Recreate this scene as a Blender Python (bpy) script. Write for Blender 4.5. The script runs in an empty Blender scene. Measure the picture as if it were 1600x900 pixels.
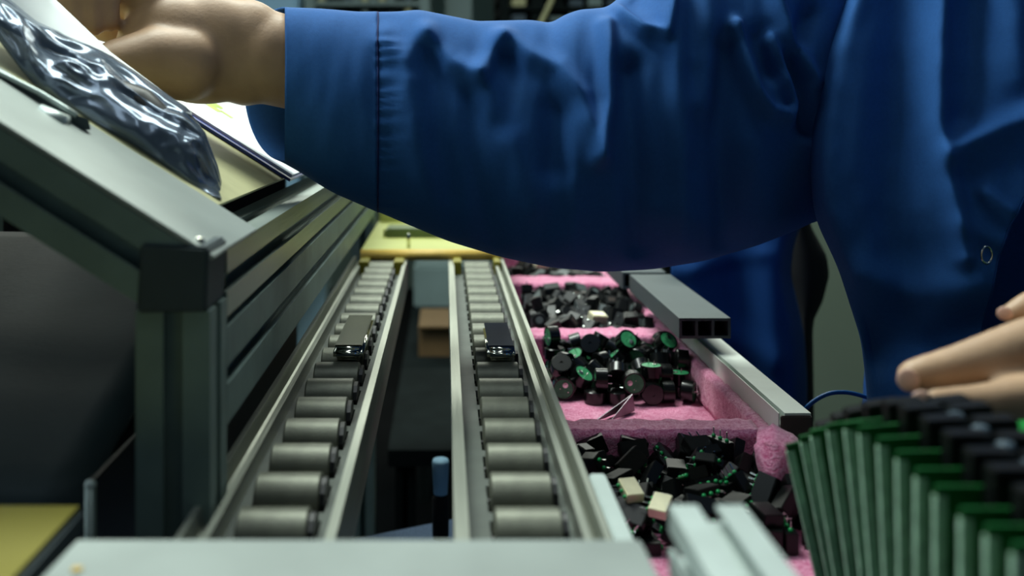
import bpy, bmesh, math, random
from mathutils import Vector, Matrix, Quaternion, noise
C = bpy.context.scene.collection
sc = bpy.context.scene
random.seed(7)

# ------------------------------------------------------------------ camera
CZ, F, VX, VY = 1.10, 1500.0, 696.0, 175.0
cam = bpy.data.objects.new('camera', bpy.data.cameras.new('camera'))
C.objects.link(cam); sc.camera = cam
cam.location = (0, 0, CZ); cam.rotation_euler = (math.pi/2, 0, 0)
cam.data.sensor_width = 36; cam.data.lens = 36*F/1600
cam.data.shift_x = (800-VX)/1600; cam.data.shift_y = -(450-VY)/1600
cam.data.clip_start = .01; cam.data.clip_end = 60
cam.data.dof.use_dof = True; cam.data.dof.focus_distance = .64; cam.data.dof.aperture_fstop = 5.6

# ------------------------------------------------------------------ world, lights, exposure
w = bpy.data.worlds.new('world'); sc.world = w; w.use_nodes = True
w.node_tree.nodes['Background'].inputs[0].default_value = (.55, .80, 1.0, 1)
w.node_tree.nodes['Background'].inputs[1].default_value = .05
def area(name, loc, target, size, power, col):
    l = bpy.data.lights.new(name, 'AREA'); l.shape = 'RECTANGLE'; l.size, l.size_y = size
    l.energy = power; l.color = col
    o = bpy.data.objects.new(name, l); C.objects.link(o); o.location = loc
    o.rotation_euler = (Vector(target)-Vector(loc)).to_track_quat('-Z', 'Y').to_euler()
    return o
area('ceiling_and_fill_light', (-.30, 1.15, 2.5), (-.05, .75, .9), (1.5, .45), 46, (.90, 1.0, .92))
area('ceiling_and_fill_light', (-1.7, .55, 2.0), (.2, .62, 1.0), (.5, 1.4), 13, (.74, .90, 1.0))
area('ceiling_and_fill_light', (-.15, .30, 2.5), (-.05, .4, .9), (1.2, .3), 4.2, (.84, .96, 1.0))  # fill lamp added to brighten the near foam, plate and boards
area('ceiling_and_fill_light', (0, 4.3, 2.8), (0, 2.2, .9), (4.5, .6), 75, (.94, 1.0, .88))
sc.view_settings.view_transform = 'Standard'; sc.view_settings.look = 'None'
sc.view_settings.exposure = 0.0; sc.view_settings.gamma = 1.0
sc.view_settings.use_curve_mapping = False

# ------------------------------------------------------------------ helpers
def W(px, py, D): return Vector(((px-VX)*D/F, D, CZ-(py-VY)*D/F))
def lin(c):
    return tuple(((v/255)/12.92 if v/255 <= .04045 else ((v/255+.055)/1.055)**2.4) for v in c)+(1,)
def mat(name, rgb, rough=.5, metal=0, var=.15, vscale=30, bump=0, bscale=200, sheen=0, coat=0, spec=.4, stretch=None, bdist=.001, trans=0):
    m = bpy.data.materials.new(name); m.use_nodes = True; n = m.node_tree; b = n.nodes['Principled BSDF']
    c = lin(rgb)
    tc = n.nodes.new('ShaderNodeTexCoord'); src = tc.outputs['Object']
    if stretch:
        mp = n.nodes.new('ShaderNodeMapping'); mp.inputs['Scale'].default_value = stretch
        n.links.new(src, mp.inputs[0]); src = mp.outputs[0]
    nz = n.nodes.new('ShaderNodeTexNoise'); nz.inputs['Scale'].default_value = vscale; nz.inputs['Detail'].default_value = 4
    n.links.new(src, nz.inputs['Vector'])
    r = n.nodes.new('ShaderNodeValToRGB')
    r.color_ramp.elements[0].position = .3; r.color_ramp.elements[1].position = .7
    r.color_ramp.elements[0].color = tuple(v*(1-var) for v in c[:3])+(1,)
    r.color_ramp.elements[1].color = tuple(min(1, v*(1+var)) for v in c[:3])+(1,)
    n.links.new(nz.outputs['Fac'], r.inputs[0]); n.links.new(r.outputs[0], b.inputs['Base Color'])
    b.inputs['Roughness'].default_value = rough; b.inputs['Metallic'].default_value = metal
    b.inputs['Specular IOR Level'].default_value = spec
    b.inputs['Sheen Weight'].default_value = sheen; b.inputs['Coat Weight'].default_value = coat
    b.inputs['Transmission Weight'].default_value = trans
    if bump:
        n2 = n.nodes.new('ShaderNodeTexNoise'); n2.inputs['Scale'].default_value = bscale; n2.inputs['Detail'].default_value = 3
        n.links.new(src, n2.inputs['Vector'])
        bp = n.nodes.new('ShaderNodeBump'); bp.inputs['Strength'].default_value = bump; bp.inputs['Distance'].default_value = bdist
        n.links.new(n2.outputs['Fac'], bp.inputs['Height']); n.links.new(bp.outputs[0], b.inputs['Normal'])
    return m
M = dict(
    alu=mat('brushed_aluminium', (150,162,156), .38, .85, .12, 60, .12, 400, stretch=(1,.05,1)),
    alu_light=mat('anodised_aluminium', (190,202,198), .45, .55, .08, 40, .05, 300),
    alu_dark=mat('dull_aluminium', (120,140,136), .5, .25, .12, 40, .05, 300),
    pale=mat('pale_anodised', (228,235,226), .5, .25, .05, 40, .05, 300),
    plate=mat('satin_plate', (150,158,154), .5, .4, .22, 9, .06, 300),
    track=mat('track_side', (168,172,160), .40, .75, .2, 90, .25, 500, stretch=(1,.06,1)),
    bed=mat('grey_plastic_bed', (84,90,84), .6, 0, .12, 60, .1, 400),
    roller=mat('steel_roller', (104,106,94), .46, .45, .14, 120, .12, 700),
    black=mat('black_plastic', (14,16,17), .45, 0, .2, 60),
    blackg=mat('glossy_black_plastic', (9,11,11), .24, 0, .2, 60, coat=.2),
    blackm=mat('relay_plastic', (10,13,13), .38, 0, .2, 60, spec=.3),
    cap=mat('dark_cap_plastic', (58,70,74), .6, 0, .06, 60, .1, 500),
    chrome=mat('chrome_metal', (205,205,190), .14, 1, .05, 60),
    bluesteel=mat('blue_dark_chrome', (62,72,98), .16, .9, .1, 30),
    khaki=mat('khaki_chrome', (92,94,78), .22, .9, .2, 30),
    pins=mat('tinned_pins', (190,195,190), .25, 1, .05, 60),
    yellow=mat('yellow_plastic', (206,172,84), .5, 0, .06, 40),
    paleyellow=mat('pale_yellow_plate', (176,180,104), .5, 0, .06, 30),
    olive=mat('olive_block', (84,98,56), .5, 0, .1, 30),
    mustard=mat('mustard_sheet', (122,114,20), .55, 0, .12, 12),
    teal=mat('grey_teal_rubber', (58,74,78), .6, 0, .15, 20, .15, 200),
    slate=mat('slate_plastic', (60,76,88), .55, 0, .1, 20),
    conduit=mat('grey_pvc', (62,74,76), .55, 0, .08, 40, .1, 500),
    beige=mat('beige_board', (176,174,132), .6, 0, .1, 40),
    paper=mat('white_paper', (232,238,236), .6, 0, .02, 20),
    navy=mat('navy_edge', (28,52,130), .4, 0, .1, 30),
    lime=mat('lime_print', (178,205,60), .5, 0, .2, 40),
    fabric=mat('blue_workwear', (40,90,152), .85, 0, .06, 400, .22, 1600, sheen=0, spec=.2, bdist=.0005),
    fabric_shaded=mat('blue_workwear_shaded', (22,66,124), .85, 0, .06, 400, .22, 1600, sheen=0, spec=.2, bdist=.0005),  # darker copy of the coat blue, shade put into the colour
    thread=mat('seam_thread', (10,32,86), .9),
    skin=mat('skin', (186,152,122), .48, 0, .10, 45, .18, 420, spec=.4, bdist=.0008),
    nail=mat('fingernail', (222,178,158), .3, 0, .05, 40, spec=.5),
    trousers=mat('black_cloth', (10,12,16), .9, 0, .2, 50),
    pcb=mat('green_board', (12,82,34), .4, 0, .25, 90, .1, 300),
    greenflat=mat('solder_mask', (30,130,56), .45, 0, .1, 60),
    pcb_edge=mat('board_edge', (160,196,168), .5, 0, .25, 150),
    green=mat('green_enamel', (20,150,80), .35, 0, .2, 100),
    gface=mat('buzzer_green_face', (54,140,92), .4, 0, .25, 200),
    gpale=mat('pale_green_face', (150,190,165), .4, 0, .2, 300),
    cream=mat('cream_plating', (226,220,188), .35, .3, .1, 100),
    grey=mat('grey_plastic_part', (96,104,104), .4, 0, .15, 80),
    tarnish=mat('tarnished_steel', (120,112,118), .35, .7, .2, 80),
    brown=mat('brown_part', (70,60,56), .45, 0, .15, 80),
    card=mat('cardboard', (104,82,52), .8, 0, .1, 40),
    wall=mat('painted_wall', (122,138,130), .8, 0, .04, 3),
    wall2=mat('grey_green_panel', (112,126,110), .7, 0, .04, 6),
    floor=mat('dark_floor', (15,17,18), .9, 0, .15, 5, spec=.05),
    seat=mat('speckled_blue_fabric', (92,112,140), .9, 0, .5, 700, .3, 900),
    sky=mat('pale_blue_plastic', (150,190,215), .5, 0, .05, 10),
    cable=mat('blue_cable', (30,100,170), .35, 0, .05, 30),
    rackgrey=mat('rack_grey', (116,134,132), .6, 0, .1, 10),
    rackdark=mat('rack_dark', (22,28,28), .9, 0, .2, 20, spec=.05),
)
def pink():
    m = bpy.data.materials.new('pink_antistatic_foam'); m.use_nodes = True; n = m.node_tree; b = n.nodes['Principled BSDF']
    tc = n.nodes.new('ShaderNodeTexCoord')
    a = n.nodes.new('ShaderNodeTexNoise'); a.inputs['Scale'].default_value = 900; a.inputs['Detail'].default_value = 2
    a2 = n.nodes.new('ShaderNodeTexNoise'); a2.inputs['Scale'].default_value = 120; a2.inputs['Detail'].default_value = 5; a2.inputs['Distortion'].default_value = 2.5
    r = n.nodes.new('ShaderNodeValToRGB')
    r.color_ramp.elements[0].position = .38; r.color_ramp.elements[0].color = lin((196,84,130))
    r.color_ramp.elements[1].position = .68; r.color_ramp.elements[1].color = lin((244,176,206))
    mx = n.nodes.new('ShaderNodeMath'); mx.operation = 'ADD'
    m1 = n.nodes.new('ShaderNodeMath'); m1.operation = 'MULTIPLY'; m1.inputs[1].default_value = .5
    m2 = n.nodes.new('ShaderNodeMath'); m2.operation = 'MULTIPLY'; m2.inputs[1].default_value = .5
    for t in (a, a2): n.links.new(tc.outputs['Object'], t.inputs['Vector'])
    n.links.new(a.outputs[0], m1.inputs[0]); n.links.new(a2.outputs[0], m2.inputs[0])
    n.links.new(m1.outputs[0], mx.inputs[0]); n.links.new(m2.outputs[0], mx.inputs[1])
    n.links.new(mx.outputs[0], r.inputs[0]); n.links.new(r.outputs[0], b.inputs['Base Color'])
    bp = n.nodes.new('ShaderNodeBump'); bp.inputs['Strength'].default_value = .7; bp.inputs['Distance'].default_value = .0012
    n.links.new(mx.outputs[0], bp.inputs['Height']); n.links.new(bp.outputs[0], b.inputs['Normal'])
    b.inputs['Roughness'].default_value = .85; b.inputs['Sheen Weight'].default_value = .3
    return m
M['pink'] = pink()
def film():
    m = bpy.data.materials.new('smoky_film'); m.use_nodes = True; n = m.node_tree; b = n.nodes['Principled BSDF']
    b.inputs['Base Color'].default_value = lin((104,118,136)); b.inputs['Metallic'].default_value = .4
    b.inputs['Roughness'].default_value = .2
    tc = n.nodes.new('ShaderNodeTexCoord'); nz = n.nodes.new('ShaderNodeTexNoise')
    nz.inputs['Scale'].default_value = 14; nz.inputs['Detail'].default_value = 2; nz.inputs['Distortion'].default_value = .8
    n.links.new(tc.outputs['Object'], nz.inputs['Vector'])
    bp = n.nodes.new('ShaderNodeBump'); bp.inputs['Strength'].default_value = .22; bp.inputs['Distance'].default_value = .006
    n.links.new(nz.outputs[0], bp.inputs['Height']); n.links.new(bp.outputs[0], b.inputs['Normal'])
    t = n.nodes.new('ShaderNodeBsdfTransparent'); mx = n.nodes.new('ShaderNodeMixShader'); mx.inputs[0].default_value = .80
    t.inputs[0].default_value = (.75,.8,.85,1)
    n.links.new(t.outputs[0], mx.inputs[1]); n.links.new(b.outputs[0], mx.inputs[2])
    n.links.new(mx.outputs[0], n.nodes['Material Output'].inputs[0])
    return m
M['film'] = film()

def tag(o, label=None, cat=None, group=None, kind=None):
    for k, v in (('label', label), ('category', cat), ('group', group), ('kind', kind)):
        if v: o[k] = v
    return o
def thing(name, label, cat, loc=(0,0,0), group=None):
    o = bpy.data.objects.new(name, None); C.objects.link(o); o.location = loc; o.empty_display_size = .01
    return tag(o, label, cat, group)
def wloc(o):
    v = Vector((0,0,0))
    while o: v = v+Vector(o.location); o = o.parent
    return v
def obj(name, bm, m, parent=None, smooth=False, origin=None):
    me = bpy.data.meshes.new(name)
    bmesh.ops.recalc_face_normals(bm, faces=bm.faces)
    off = wloc(parent) if parent else Vector((0,0,0))
    o = bpy.data.objects.new(name, me); C.objects.link(o)
    if origin is not None: o.location = Vector(origin)-off; off = Vector(origin)
    bmesh.ops.translate(bm, verts=bm.verts, vec=-off)
    bm.to_mesh(me); bm.free()
    me.materials.append(m if not isinstance(m, str) else M[m])
    if smooth: me.polygons.foreach_set('use_smooth', [True]*len(me.polygons))
    o.parent = parent
    return o
def box(bm, x0, x1, y0, y1, z0, z1, bev=0, R=None):
    r = bmesh.ops.create_cube(bm, size=1); v = r['verts']
    T = Matrix.Translation(((x0+x1)/2, (y0+y1)/2, (z0+z1)/2))
    if R is not None: T = T @ R
    bmesh.ops.transform(bm, matrix=T @ Matrix.Diagonal((x1-x0, y1-y0, z1-z0, 1)), verts=v)
    if bev:
        es = list({e for q in v for e in q.link_edges})
        bmesh.ops.bevel(bm, geom=es, offset=bev, segments=2, affect='EDGES', clamp_overlap=True)
    return bm
def B(*a, **k): return box(bmesh.new(), *a, **k)
def hbox(X0, X1, y0, y1, h0, h1, bev=0):          # h = distance below eye level
    return B(X0, X1, y0, y1, CZ-h1, CZ-h0, bev=bev)
def tube(bm, pts, rad, seg=12, caps=True):
    pts = [Vector(p) for p in pts]; rings = []
    if not isinstance(rad, (list, tuple)): rad = [rad]*len(pts)
    up = Vector((0,0,1)); prev = None
    for i, p in enumerate(pts):
        d = (pts[min(i+1, len(pts)-1)]-pts[max(i-1, 0)]).normalized()
        if prev is None:
            a = d.cross(up if abs(d.z) < .9 else Vector((1,0,0))).normalized()
        else: a = (prev-d*prev.dot(d)).normalized()
        prev = a; b = d.cross(a)
        rings.append([bm.verts.new(p+(a*math.cos(t)+b*math.sin(t))*rad[i]) for t in (2*math.pi*k/seg for k in range(seg))])
    for i in range(len(rings)-1):
        for k in range(seg):
            bm.faces.new((rings[i][k], rings[i][(k+1) % seg], rings[i+1][(k+1) % seg], rings[i+1][k]))
    if caps: bm.faces.new(rings[0][::-1]); bm.faces.new(rings[-1])
    return bm
def extrude_poly(bm, poly, f0, f1):               # poly of 2-D points; f0, f1 map them into space
    a = [bm.verts.new(f0(p)) for p in poly]; b = [bm.verts.new(f1(p)) for p in poly]; n = len(poly)
    for i in range(n): bm.faces.new((a[i], a[(i+1) % n], b[(i+1) % n], b[i]))
    bm.faces.new(a[::-1]); bm.faces.new(b)
    return bm
def slot_section(w, h, slots=(1,1,1,1)):          # T-slot section, counter-clockwise from bottom-left
    s = min(w, h); o, i, lip, dep = s*.13, s*.24, s*.07, s*.24
    pts = []
    def side(a, b, inward, on):
        a, b, inward = Vector(a), Vector(b), Vector(inward); m = (a+b)/2; d = (b-a).normalized()
        pts.append(a)
        if on:
            pts.extend([m-d*o, m-d*o+inward*lip, m-d*i+inward*lip, m-d*i+inward*dep,
                        m+d*i+inward*dep, m+d*i+inward*lip, m+d*o+inward*lip, m+d*o])
    x, y = w/2, h/2
    side((-x,-y), (x,-y), (0,1), slots[0]); side((x,-y), (x,y), (-1,0), slots[1])
    side((x,y), (-x,y), (0,-1), slots[2]); side((-x,y), (-x,-y), (1,0), slots[3])
    return pts
def profile(bm, p0, p1, w, h, up=(0,0,1), slots=(1,1,1,1)):
    p0, p1 = Vector(p0), Vector(p1); d = (p1-p0).normalized(); up = Vector(up)
    r = d.cross(up).normalized(); u = r.cross(d).normalized()
    return extrude_poly(bm, slot_section(w, h, slots), lambda q: p0+r*q[0]+u*q[1], lambda q: p1+r*q[0]+u*q[1])
def lathe(bm, prof, seg=24, T=Matrix()):
    rings = []
    for r, z in prof:
        if r < 1e-6: rings.append([bm.verts.new(T @ Vector((0,0,z)))])
        else: rings.append([bm.verts.new(T @ Vector((r*math.cos(t), r*math.sin(t), z))) for t in (2*math.pi*k/seg for k in range(seg))])
    for a, b in zip(rings, rings[1:]):
        for k in range(seg):
            q = [a[k % len(a)], a[(k+1) % len(a)], b[(k+1) % len(b)], b[k % len(b)]]
            q = list(dict.fromkeys(q))
            if len(q) > 2: bm.faces.new(q)
    return bm
def grid(bm, rows, wrap=False):
    vs = [[bm.verts.new(p) for p in r] for r in rows]
    for i in range(len(vs)-1):
        n = len(vs[i])
        for k in range(n if wrap else n-1):
            bm.faces.new((vs[i][k], vs[i][(k+1) % n], vs[i+1][(k+1) % n], vs[i+1][k]))
    return vs
def lerp(tab, x):
    if x <= tab[0][0]: return tab[0][1]
    for (a, b), (c, d) in zip(tab, tab[1:]):
        if x <= c:
            t = (x-a)/(c-a); return b+(d-b)*t
    return tab[-1][1]
def smooth_tab(tab, x, r=14):
    return sum(lerp(tab, x+d) for d in (-r, -r/2, 0, r/2, r))/5
def modifier(o, kind, **k):
    m = o.modifiers.new(kind.lower(), kind)
    for a, b in k.items(): setattr(m, a, b)
    return m
def bake(o):                                       # turns the modifiers into plain mesh
    dg = bpy.context.evaluated_depsgraph_get(); dg.update()
    me = bpy.data.meshes.new_from_object(o.evaluated_get(dg)); o.modifiers.clear(); o.data = me
    me.polygons.foreach_set('use_smooth', [True]*len(me.polygons))

# ------------------------------------------------------------------ the setting
tag(obj('floor', B(-4, 4, -1.5, 6, -.05, 0), 'floor'), kind='structure')
tag(obj('wall_back', B(-4, 4, 6, 6.1, 0, 3), 'wall'), kind='structure')
tag(obj('wall_right', B(3.0, 3.1, -1.5, 6, 0, 3), 'wall'), kind='structure')
tag(obj('wall_left', B(-3.1, -3.0, -1.5, 6, 0, 3), 'wall'), kind='structure')

# ------------------------------------------------------------------ roller tracks
H = .165
def roller_track(label, sgn, lip_in, lip_in2, ridge, lip_out, rx0, rx1):
    t = thing('roller_track', label, 'conveyor', (( rx0+rx1)/2, .7, CZ-.2))
    y0, y1 = .30, 1.095
    def sec(poly, name, m):
        bm = bmesh.new()
        extrude_poly(bm, poly, lambda p: Vector((p[0], y0, CZ-p[1])), lambda p: Vector((p[0], y1, CZ-p[1])))
        return obj(name, bm, m, t)
    s = sgn                                        # s = +1: the outer side lies to the right
    th = .0014*s
    sec([(lip_in, .200), (lip_in, .1655), (lip_in2, .1655), (lip_in2, .176), (lip_in2-th, .176), (lip_in2-th, .1672), (lip_in+th, .1672), (lip_in+th, .200)], 'inner_rail', 'track')
    sec([(ridge, .180), (ridge, .1665), (ridge+2.2*th, .1665), (ridge+2.4*th, .1735), (lip_out-3*th, .1715), (lip_out-2*th, .1640), (lip_out, .1640), (lip_out, .200), (lip_out-th, .200), (lip_out-th, .180)], 'outer_rail', 'track')
    a, b = min(lip_in2, rx0, rx1), 0
    lo, hi = (lip_in2, ridge) if s > 0 else (ridge, lip_in2)
    for name, xa, xb in (('bed_strip', lo, rx0-.0012), ('bed_strip', rx1+.0030, hi)):
        # a strip with a notch beside each roller
        bm = bmesh.new(); inner = xb if name and xa == lo else xa
        box(bm, min(xa, xb), max(xa, xb), y0, y1, CZ-.181, CZ-.1765)
        k = 0; y = .3992+.0105
        for n in range(-2, 18):
            yc = .3992+.03886*n
            c0, c1 = yc-.0389/2-.0045, yc-.0389/2+.0045
            if inner == xb: box(bm, xb, xb+.0022, c0, c1, CZ-.181, CZ-.1765)
            else: box(bm, xa-.0022, xa, c0, c1, CZ-.181, CZ-.1765)
        obj(name, bm, 'bed', t)
    sec([(lo, .196), (lo, .194), (hi, .194), (hi, .196)], 'channel_floor', 'black')
    # rollers
    rm = None
    for n in range(-1, 18):
        yc = .3992+.03886*n
        if rm is None:
            bm = bmesh.new(); T = Matrix.Rotation(math.pi/2, 4, 'Y'); L = rx1-rx0; R = .0126
            lathe(bm, [(0, -L/2), (R-.001, -L/2), (R, -L/2+.0008), (R, L/2-.0008), (R-.001, L/2), (0, L/2)], 28, T)
            bmesh.ops.translate(bm, verts=bm.verts, vec=Vector(((rx0+rx1)/2, yc, CZ-.1776)))
            r = obj('roller', bm, 'roller', t, True, origin=((rx0+rx1)/2, yc, CZ-.1776)); rm = r
            md = modifier(r, 'EDGE_SPLIT', split_angle=math.radians(40)); bake(r)
            bm = bmesh.new(); lathe(bm, [(0, 0), (.0108, 0), (.0108, .0024), (0, .0024)], 14, Matrix.Translation((L/2, 0, 0)) @ T)
            bmesh.ops.translate(bm, verts=bm.verts, vec=wloc(r)); hb = obj('hub', bm, 'black', r)
            bm = bmesh.new(); lathe(bm, [(0, -L/2-.0052), (.0011, -L/2-.0052), (.0011, L/2+.0078), (0, L/2+.0078)], 8, T)
            bmesh.ops.translate(bm, verts=bm.verts, vec=wloc(r)); ax = obj('axle', bm, 'black', r)
        else:
            r = rm.copy(); C.objects.link(r); r.location = rm.location+Vector((0, yc-(.3992-.03886), 0)); r.parent = t
            for q in (hb, ax):
                c = q.copy(); C.objects.link(c); c.parent = r
    return t
roller_track('roller conveyor track on the left, carrying a khaki-topped metal module', -1, -.0428, -.0469, -.0925, -.1045, -.0858, -.0564)
roller_track('roller conveyor track on the right beside the pink foam trays', 1, .0035, .0094, .0541, .0643, .0202, .0481)
tag(obj('mounting_strip', hbox(.0650, .0725, .355, .436, .164, .170, .0008), 'alu_light'), 'pale flat metal strip against the outer side of the right-hand track', 'bracket')

def module(top, label, x0, x1, y0, y1, px):
    t = thing('metal_module', label, 'electronic part', ((x0+x1)/2, (y0+y1)/2, CZ-.1652))
    bm = hbox(x0, x1, y0, y1, .1562, .1650); bmesh.ops.bevel(bm, geom=list(bm.edges), offset=.0026, segments=5, affect='EDGES'); obj('case', bm, 'chrome', t, True)
    obj('top_cover', hbox(x0+.0008, x1-.0008, y0+.005, y1-.001, .1552, .1563, .0003), top, t)
    obj('end_band', hbox(x0+.002, x1-.002, y0-.0004, y0+.0004, .1602, .1612, .0002), 'cap', t)
module('khaki', 'chrome module with a khaki reflective top riding on the left track', -.0745, -.0548, .6346, .735, 0)
module('bluesteel', 'chrome module with a dark blue mirror top riding on the right track', .0276, .0462, .633, .708, 0)

# yellow stop at the far end of the tracks
t = thing('end_stop', 'yellow moulded stop bar across the far ends of both roller tracks', 'stop bar', (0, 1.1, CZ-.17))
bm = bmesh.new(); extr = [(1.078+.006*math.cos(a)*1.2, .1610+.0062*math.sin(a)) for a in [k*math.pi/8 for k in range(16)]]
extrude_poly(bm, extr, lambda p: Vector((-.0955, p[0]+.004, CZ-p[1])), lambda p: Vector((.0640, p[0]+.004, CZ-p[1])))
obj('bar', bm, 'yellow', t, True)
for xa, xb in ((-.0945, -.0835), (-.0565, -.0455), (.0085, .0175), (.0530, .0600)):
    obj('bracket_foot', hbox(xa, xb, 1.04, 1.085, .1625, .182, .001), 'mustard', t)
obj('deck', hbox(-.096, .075, 1.085, 1.42, .156, .162, .001), 'paleyellow', t)
obj('raised_block', hbox(-.074, .04, 1.19, 1.24, .145, .157, .002), 'olive', t)
obj('rear_ledge', hbox(-.094, .06, 1.36, 1.42, .136, .157, .002), 'paleyellow', t)
obj('side_cheek', hbox(-.0775, -.0745, 1.195, 1.235, .146, .157, .001), 'paleyellow', t)
bm = bmesh.new(); lathe(bm, [(0, 0), (.0022, 0), (.0022, .0145), (.0014, .0162), (0, .0165)], 14, Matrix.Translation((-.0424, 1.105, CZ-.156))); obj('locating_pin', bm, 'chrome', t, True)

# ------------------------------------------------------------------ front cross plate and beams under it
t = thing('front_plate', 'wide pale metal plate across the near ends of both tracks', 'metal plate', (-.03, .27, CZ-.15))
bm = bmesh.new(); extrude_poly(bm, [(-.1210, .3148), (.0640, .3148), (.0668, .16), (-.127, .16)], lambda p: Vector((p[0], p[1], CZ-.1400)), lambda p: Vector((p[0], p[1], CZ-.1465)))
bmesh.ops.bevel(bm, geom=list(bm.edges), offset=.0008, segments=2, affect='EDGES'); obj('plate', bm, 'plate', t)
bm = bmesh.new(); lathe(bm, [(.0018, 0), (.0016, .0008), (0, .0009)], 14, Matrix.Translation((-.1125, .293, CZ-.140))); obj('yellow_dot', bm, 'yellow', t)
bm = bmesh.new(); profile(bm, (-.45, .20, CZ-.1625), (.45, .20, CZ-.1625), .032, .032)
tag(obj('cross_beam', bm, 'alu'), 'aluminium cross beam under the near ends of the tracks', 'beam')

# near right profile, end of the run in front of the foam
t = thing('aluminium_profile', 'out-of-focus slotted aluminium profile at the bottom edge, nearest the viewer', 'aluminium profile', (.082, .2, CZ-.146))
bm = bmesh.new(); profile(bm, (.0823, .303, CZ-.1350), (.0823, .10, CZ-.1350), .0236, .0222); obj('extrusion', bm, 'alu_light', t)

# long right profile beside the foam
t = thing('aluminium_profile', 'long pale slotted aluminium profile running beside the pink foam', 'aluminium profile', (.221, .9, CZ-.2))
bm = bmesh.new(); extrude_poly(bm, [(.2088,.2078),(.2088,.1888),(.2095,.1888),(.2095,.1960),(.2128,.1960),(.2128,.1888),(.2292,.1888),(.2292,.2078)], lambda p: Vector((p[0], .602, CZ-p[1])), lambda p: Vector((p[0], 1.40, CZ-p[1]))); obj('extrusion', bm, 'pale', t)
obj('end_cap', hbox(.2098, .2290, .5995, .602, .1900, .2078, .0006), 'brown', t)

# three-cell conduit lying on it
def conduit(label, x0, x1, y0, y1, h0, h1, cells, m='conduit'):
    t = thing('cable_duct', label, 'duct', ((x0+x1)/2, (y0+y1)/2, CZ-h1))
    w = x1-x0; wl = .0022; cw = (w-wl*(cells+1))/cells
    bm = bmesh.new(); box(bm, x0, x1, y0, y1, CZ-h0-wl, CZ-h0); box(bm, x0, x1, y0, y1, CZ-h1, CZ-h1+wl)
    for k in range(cells+1): box(bm, x0+k*(wl+cw), x0+k*(wl+cw)+wl, y0, y1, CZ-h1+wl, CZ-h0-wl)
    bmesh.ops.remove_doubles(bm, verts=bm.verts, dist=1e-5)
    obj('shell', bm, m, t)
    obj('inner_stop', hbox(x0+wl/2, x1-wl/2, y0+.03, y0+.033, h0+wl/2, h1-wl/2), 'black', t)
conduit('grey three-cell duct lying on the long pale aluminium profile', .183, .2235, .752, .955, .1615, .1775, 3)
conduit('dark grey duct end just behind the three-cell duct', .180, .224, .975, 1.08, .163, .180, 2, 'cap')

# ------------------------------------------------------------------ left bench frame
t = thing('sloped_shelf', 'aluminium-profile shelf frame sloping up to the left of the tracks', 'workbench', (-.113, .415, 0))
bm = bmesh.new(); profile(bm, (-.1135, .415, .02), (-.1135, .415, CZ-.083), .031, .031, up=(0,1,0)); obj('post', bm, 'alu_dark', t)
bm = bmesh.new(); extrude_poly(bm, [(-.1264, .0545), (-.0981, .0560), (-.0992, .0830), (-.1282, .0835)], lambda p: Vector((p[0], .3975, CZ-p[1])), lambda p: Vector((p[0], .4305, CZ-p[1])))
bmesh.ops.bevel(bm, geom=list(bm.edges), offset=.0012, segments=2, affect='EDGES'); obj('corner_cap', bm, 'cap', t)
bm = bmesh.new(); profile(bm, (-.1135, .4310, CZ-.0765), (-.1135, 1.35, CZ-.0765), .031, .031); obj('edge_profile', bm, 'alu', t)
bm = bmesh.new(); profile(bm, (-.1135, .4310, CZ-.1185), (-.1135, 1.35, CZ-.1185), .031, .044); obj('lower_profile', bm, 'alu_dark', t)
dv = Vector((-.8462, 0, .5329)); nv = Vector((.5329, 0, .8462))
p0 = Vector((-.128, .415, CZ-.0795))+nv*.0155-dv*.003
bm = bmesh.new(); profile(bm, p0, p0+dv*.46, .031, .031, up=(0,1,0)); obj('sloping_profile', bm, 'alu_dark', t)
p1 = p0+Vector((0, .92, 0))
bm = bmesh.new(); profile(bm, p1, p1+dv*.46, .031, .031, up=(0,1,0)); obj('sloping_profile', bm, 'alu_dark', t)
bm = bmesh.new(); profile(bm, (-.1135, 1.33, .02), (-.1135, 1.33, CZ-.143), .031, .031, up=(0,1,0)); obj('post', bm, 'alu_dark', t)
bm = bmesh.new(); profile(bm, p0+dv*.44+Vector((0,0,-.02)), Vector(((p0+dv*.44).x, .415, .02)), .031, .031, up=(0,1,0)); obj('post', bm, 'alu_dark', t)
bm = bmesh.new(); profile(bm, p1+dv*.44+Vector((0,0,-.02)), Vector(((p0+dv*.44).x, p1.y, .02)), .031, .031, up=(0,1,0)); obj('post', bm, 'alu_dark', t)
SL = .63
def slope(X, y, lift=0): return Vector((X, y, CZ-.0600-SL*(X+.0963)))+nv*lift
def slab(X0, X1, y0, y1, l0, l1, bev=0):
    bm = bmesh.new(); vs = [bm.verts.new(slope(x, y, l)) for l in (l0, l1) for x, y in ((X0,y0), (X1,y0), (X1,y1), (X0,y1))]
    for f in ((0,1,2,3), (4,5,6,7), (0,1,5,4), (1,2,6,5), (2,3,7,6), (3,0,4,7)): bm.faces.new([vs[i] for i in f])
    if bev: bmesh.ops.bevel(bm, geom=list(bm.edges), offset=bev, segments=2, affect='EDGES')
    return bm
obj('cover_plate', slab(-.45, -.0963, .3995, .492, -.0022, 0, .0004), 'plate', t)
obj('shelf_board', slab(-.45, -.1165, .4935, 1.34, -.0022, -.0004), 'beige', t)
bm = bmesh.new(); lathe(bm, [(.0022, 0), (.0020, .0012), (0, .0020)], 14, Matrix.Translation(slope(-.1045, .408)) @ nv.to_track_quat('Z', 'Y').to_matrix().to_4x4()); obj('screw', bm, 'chrome', t, True)

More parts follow.
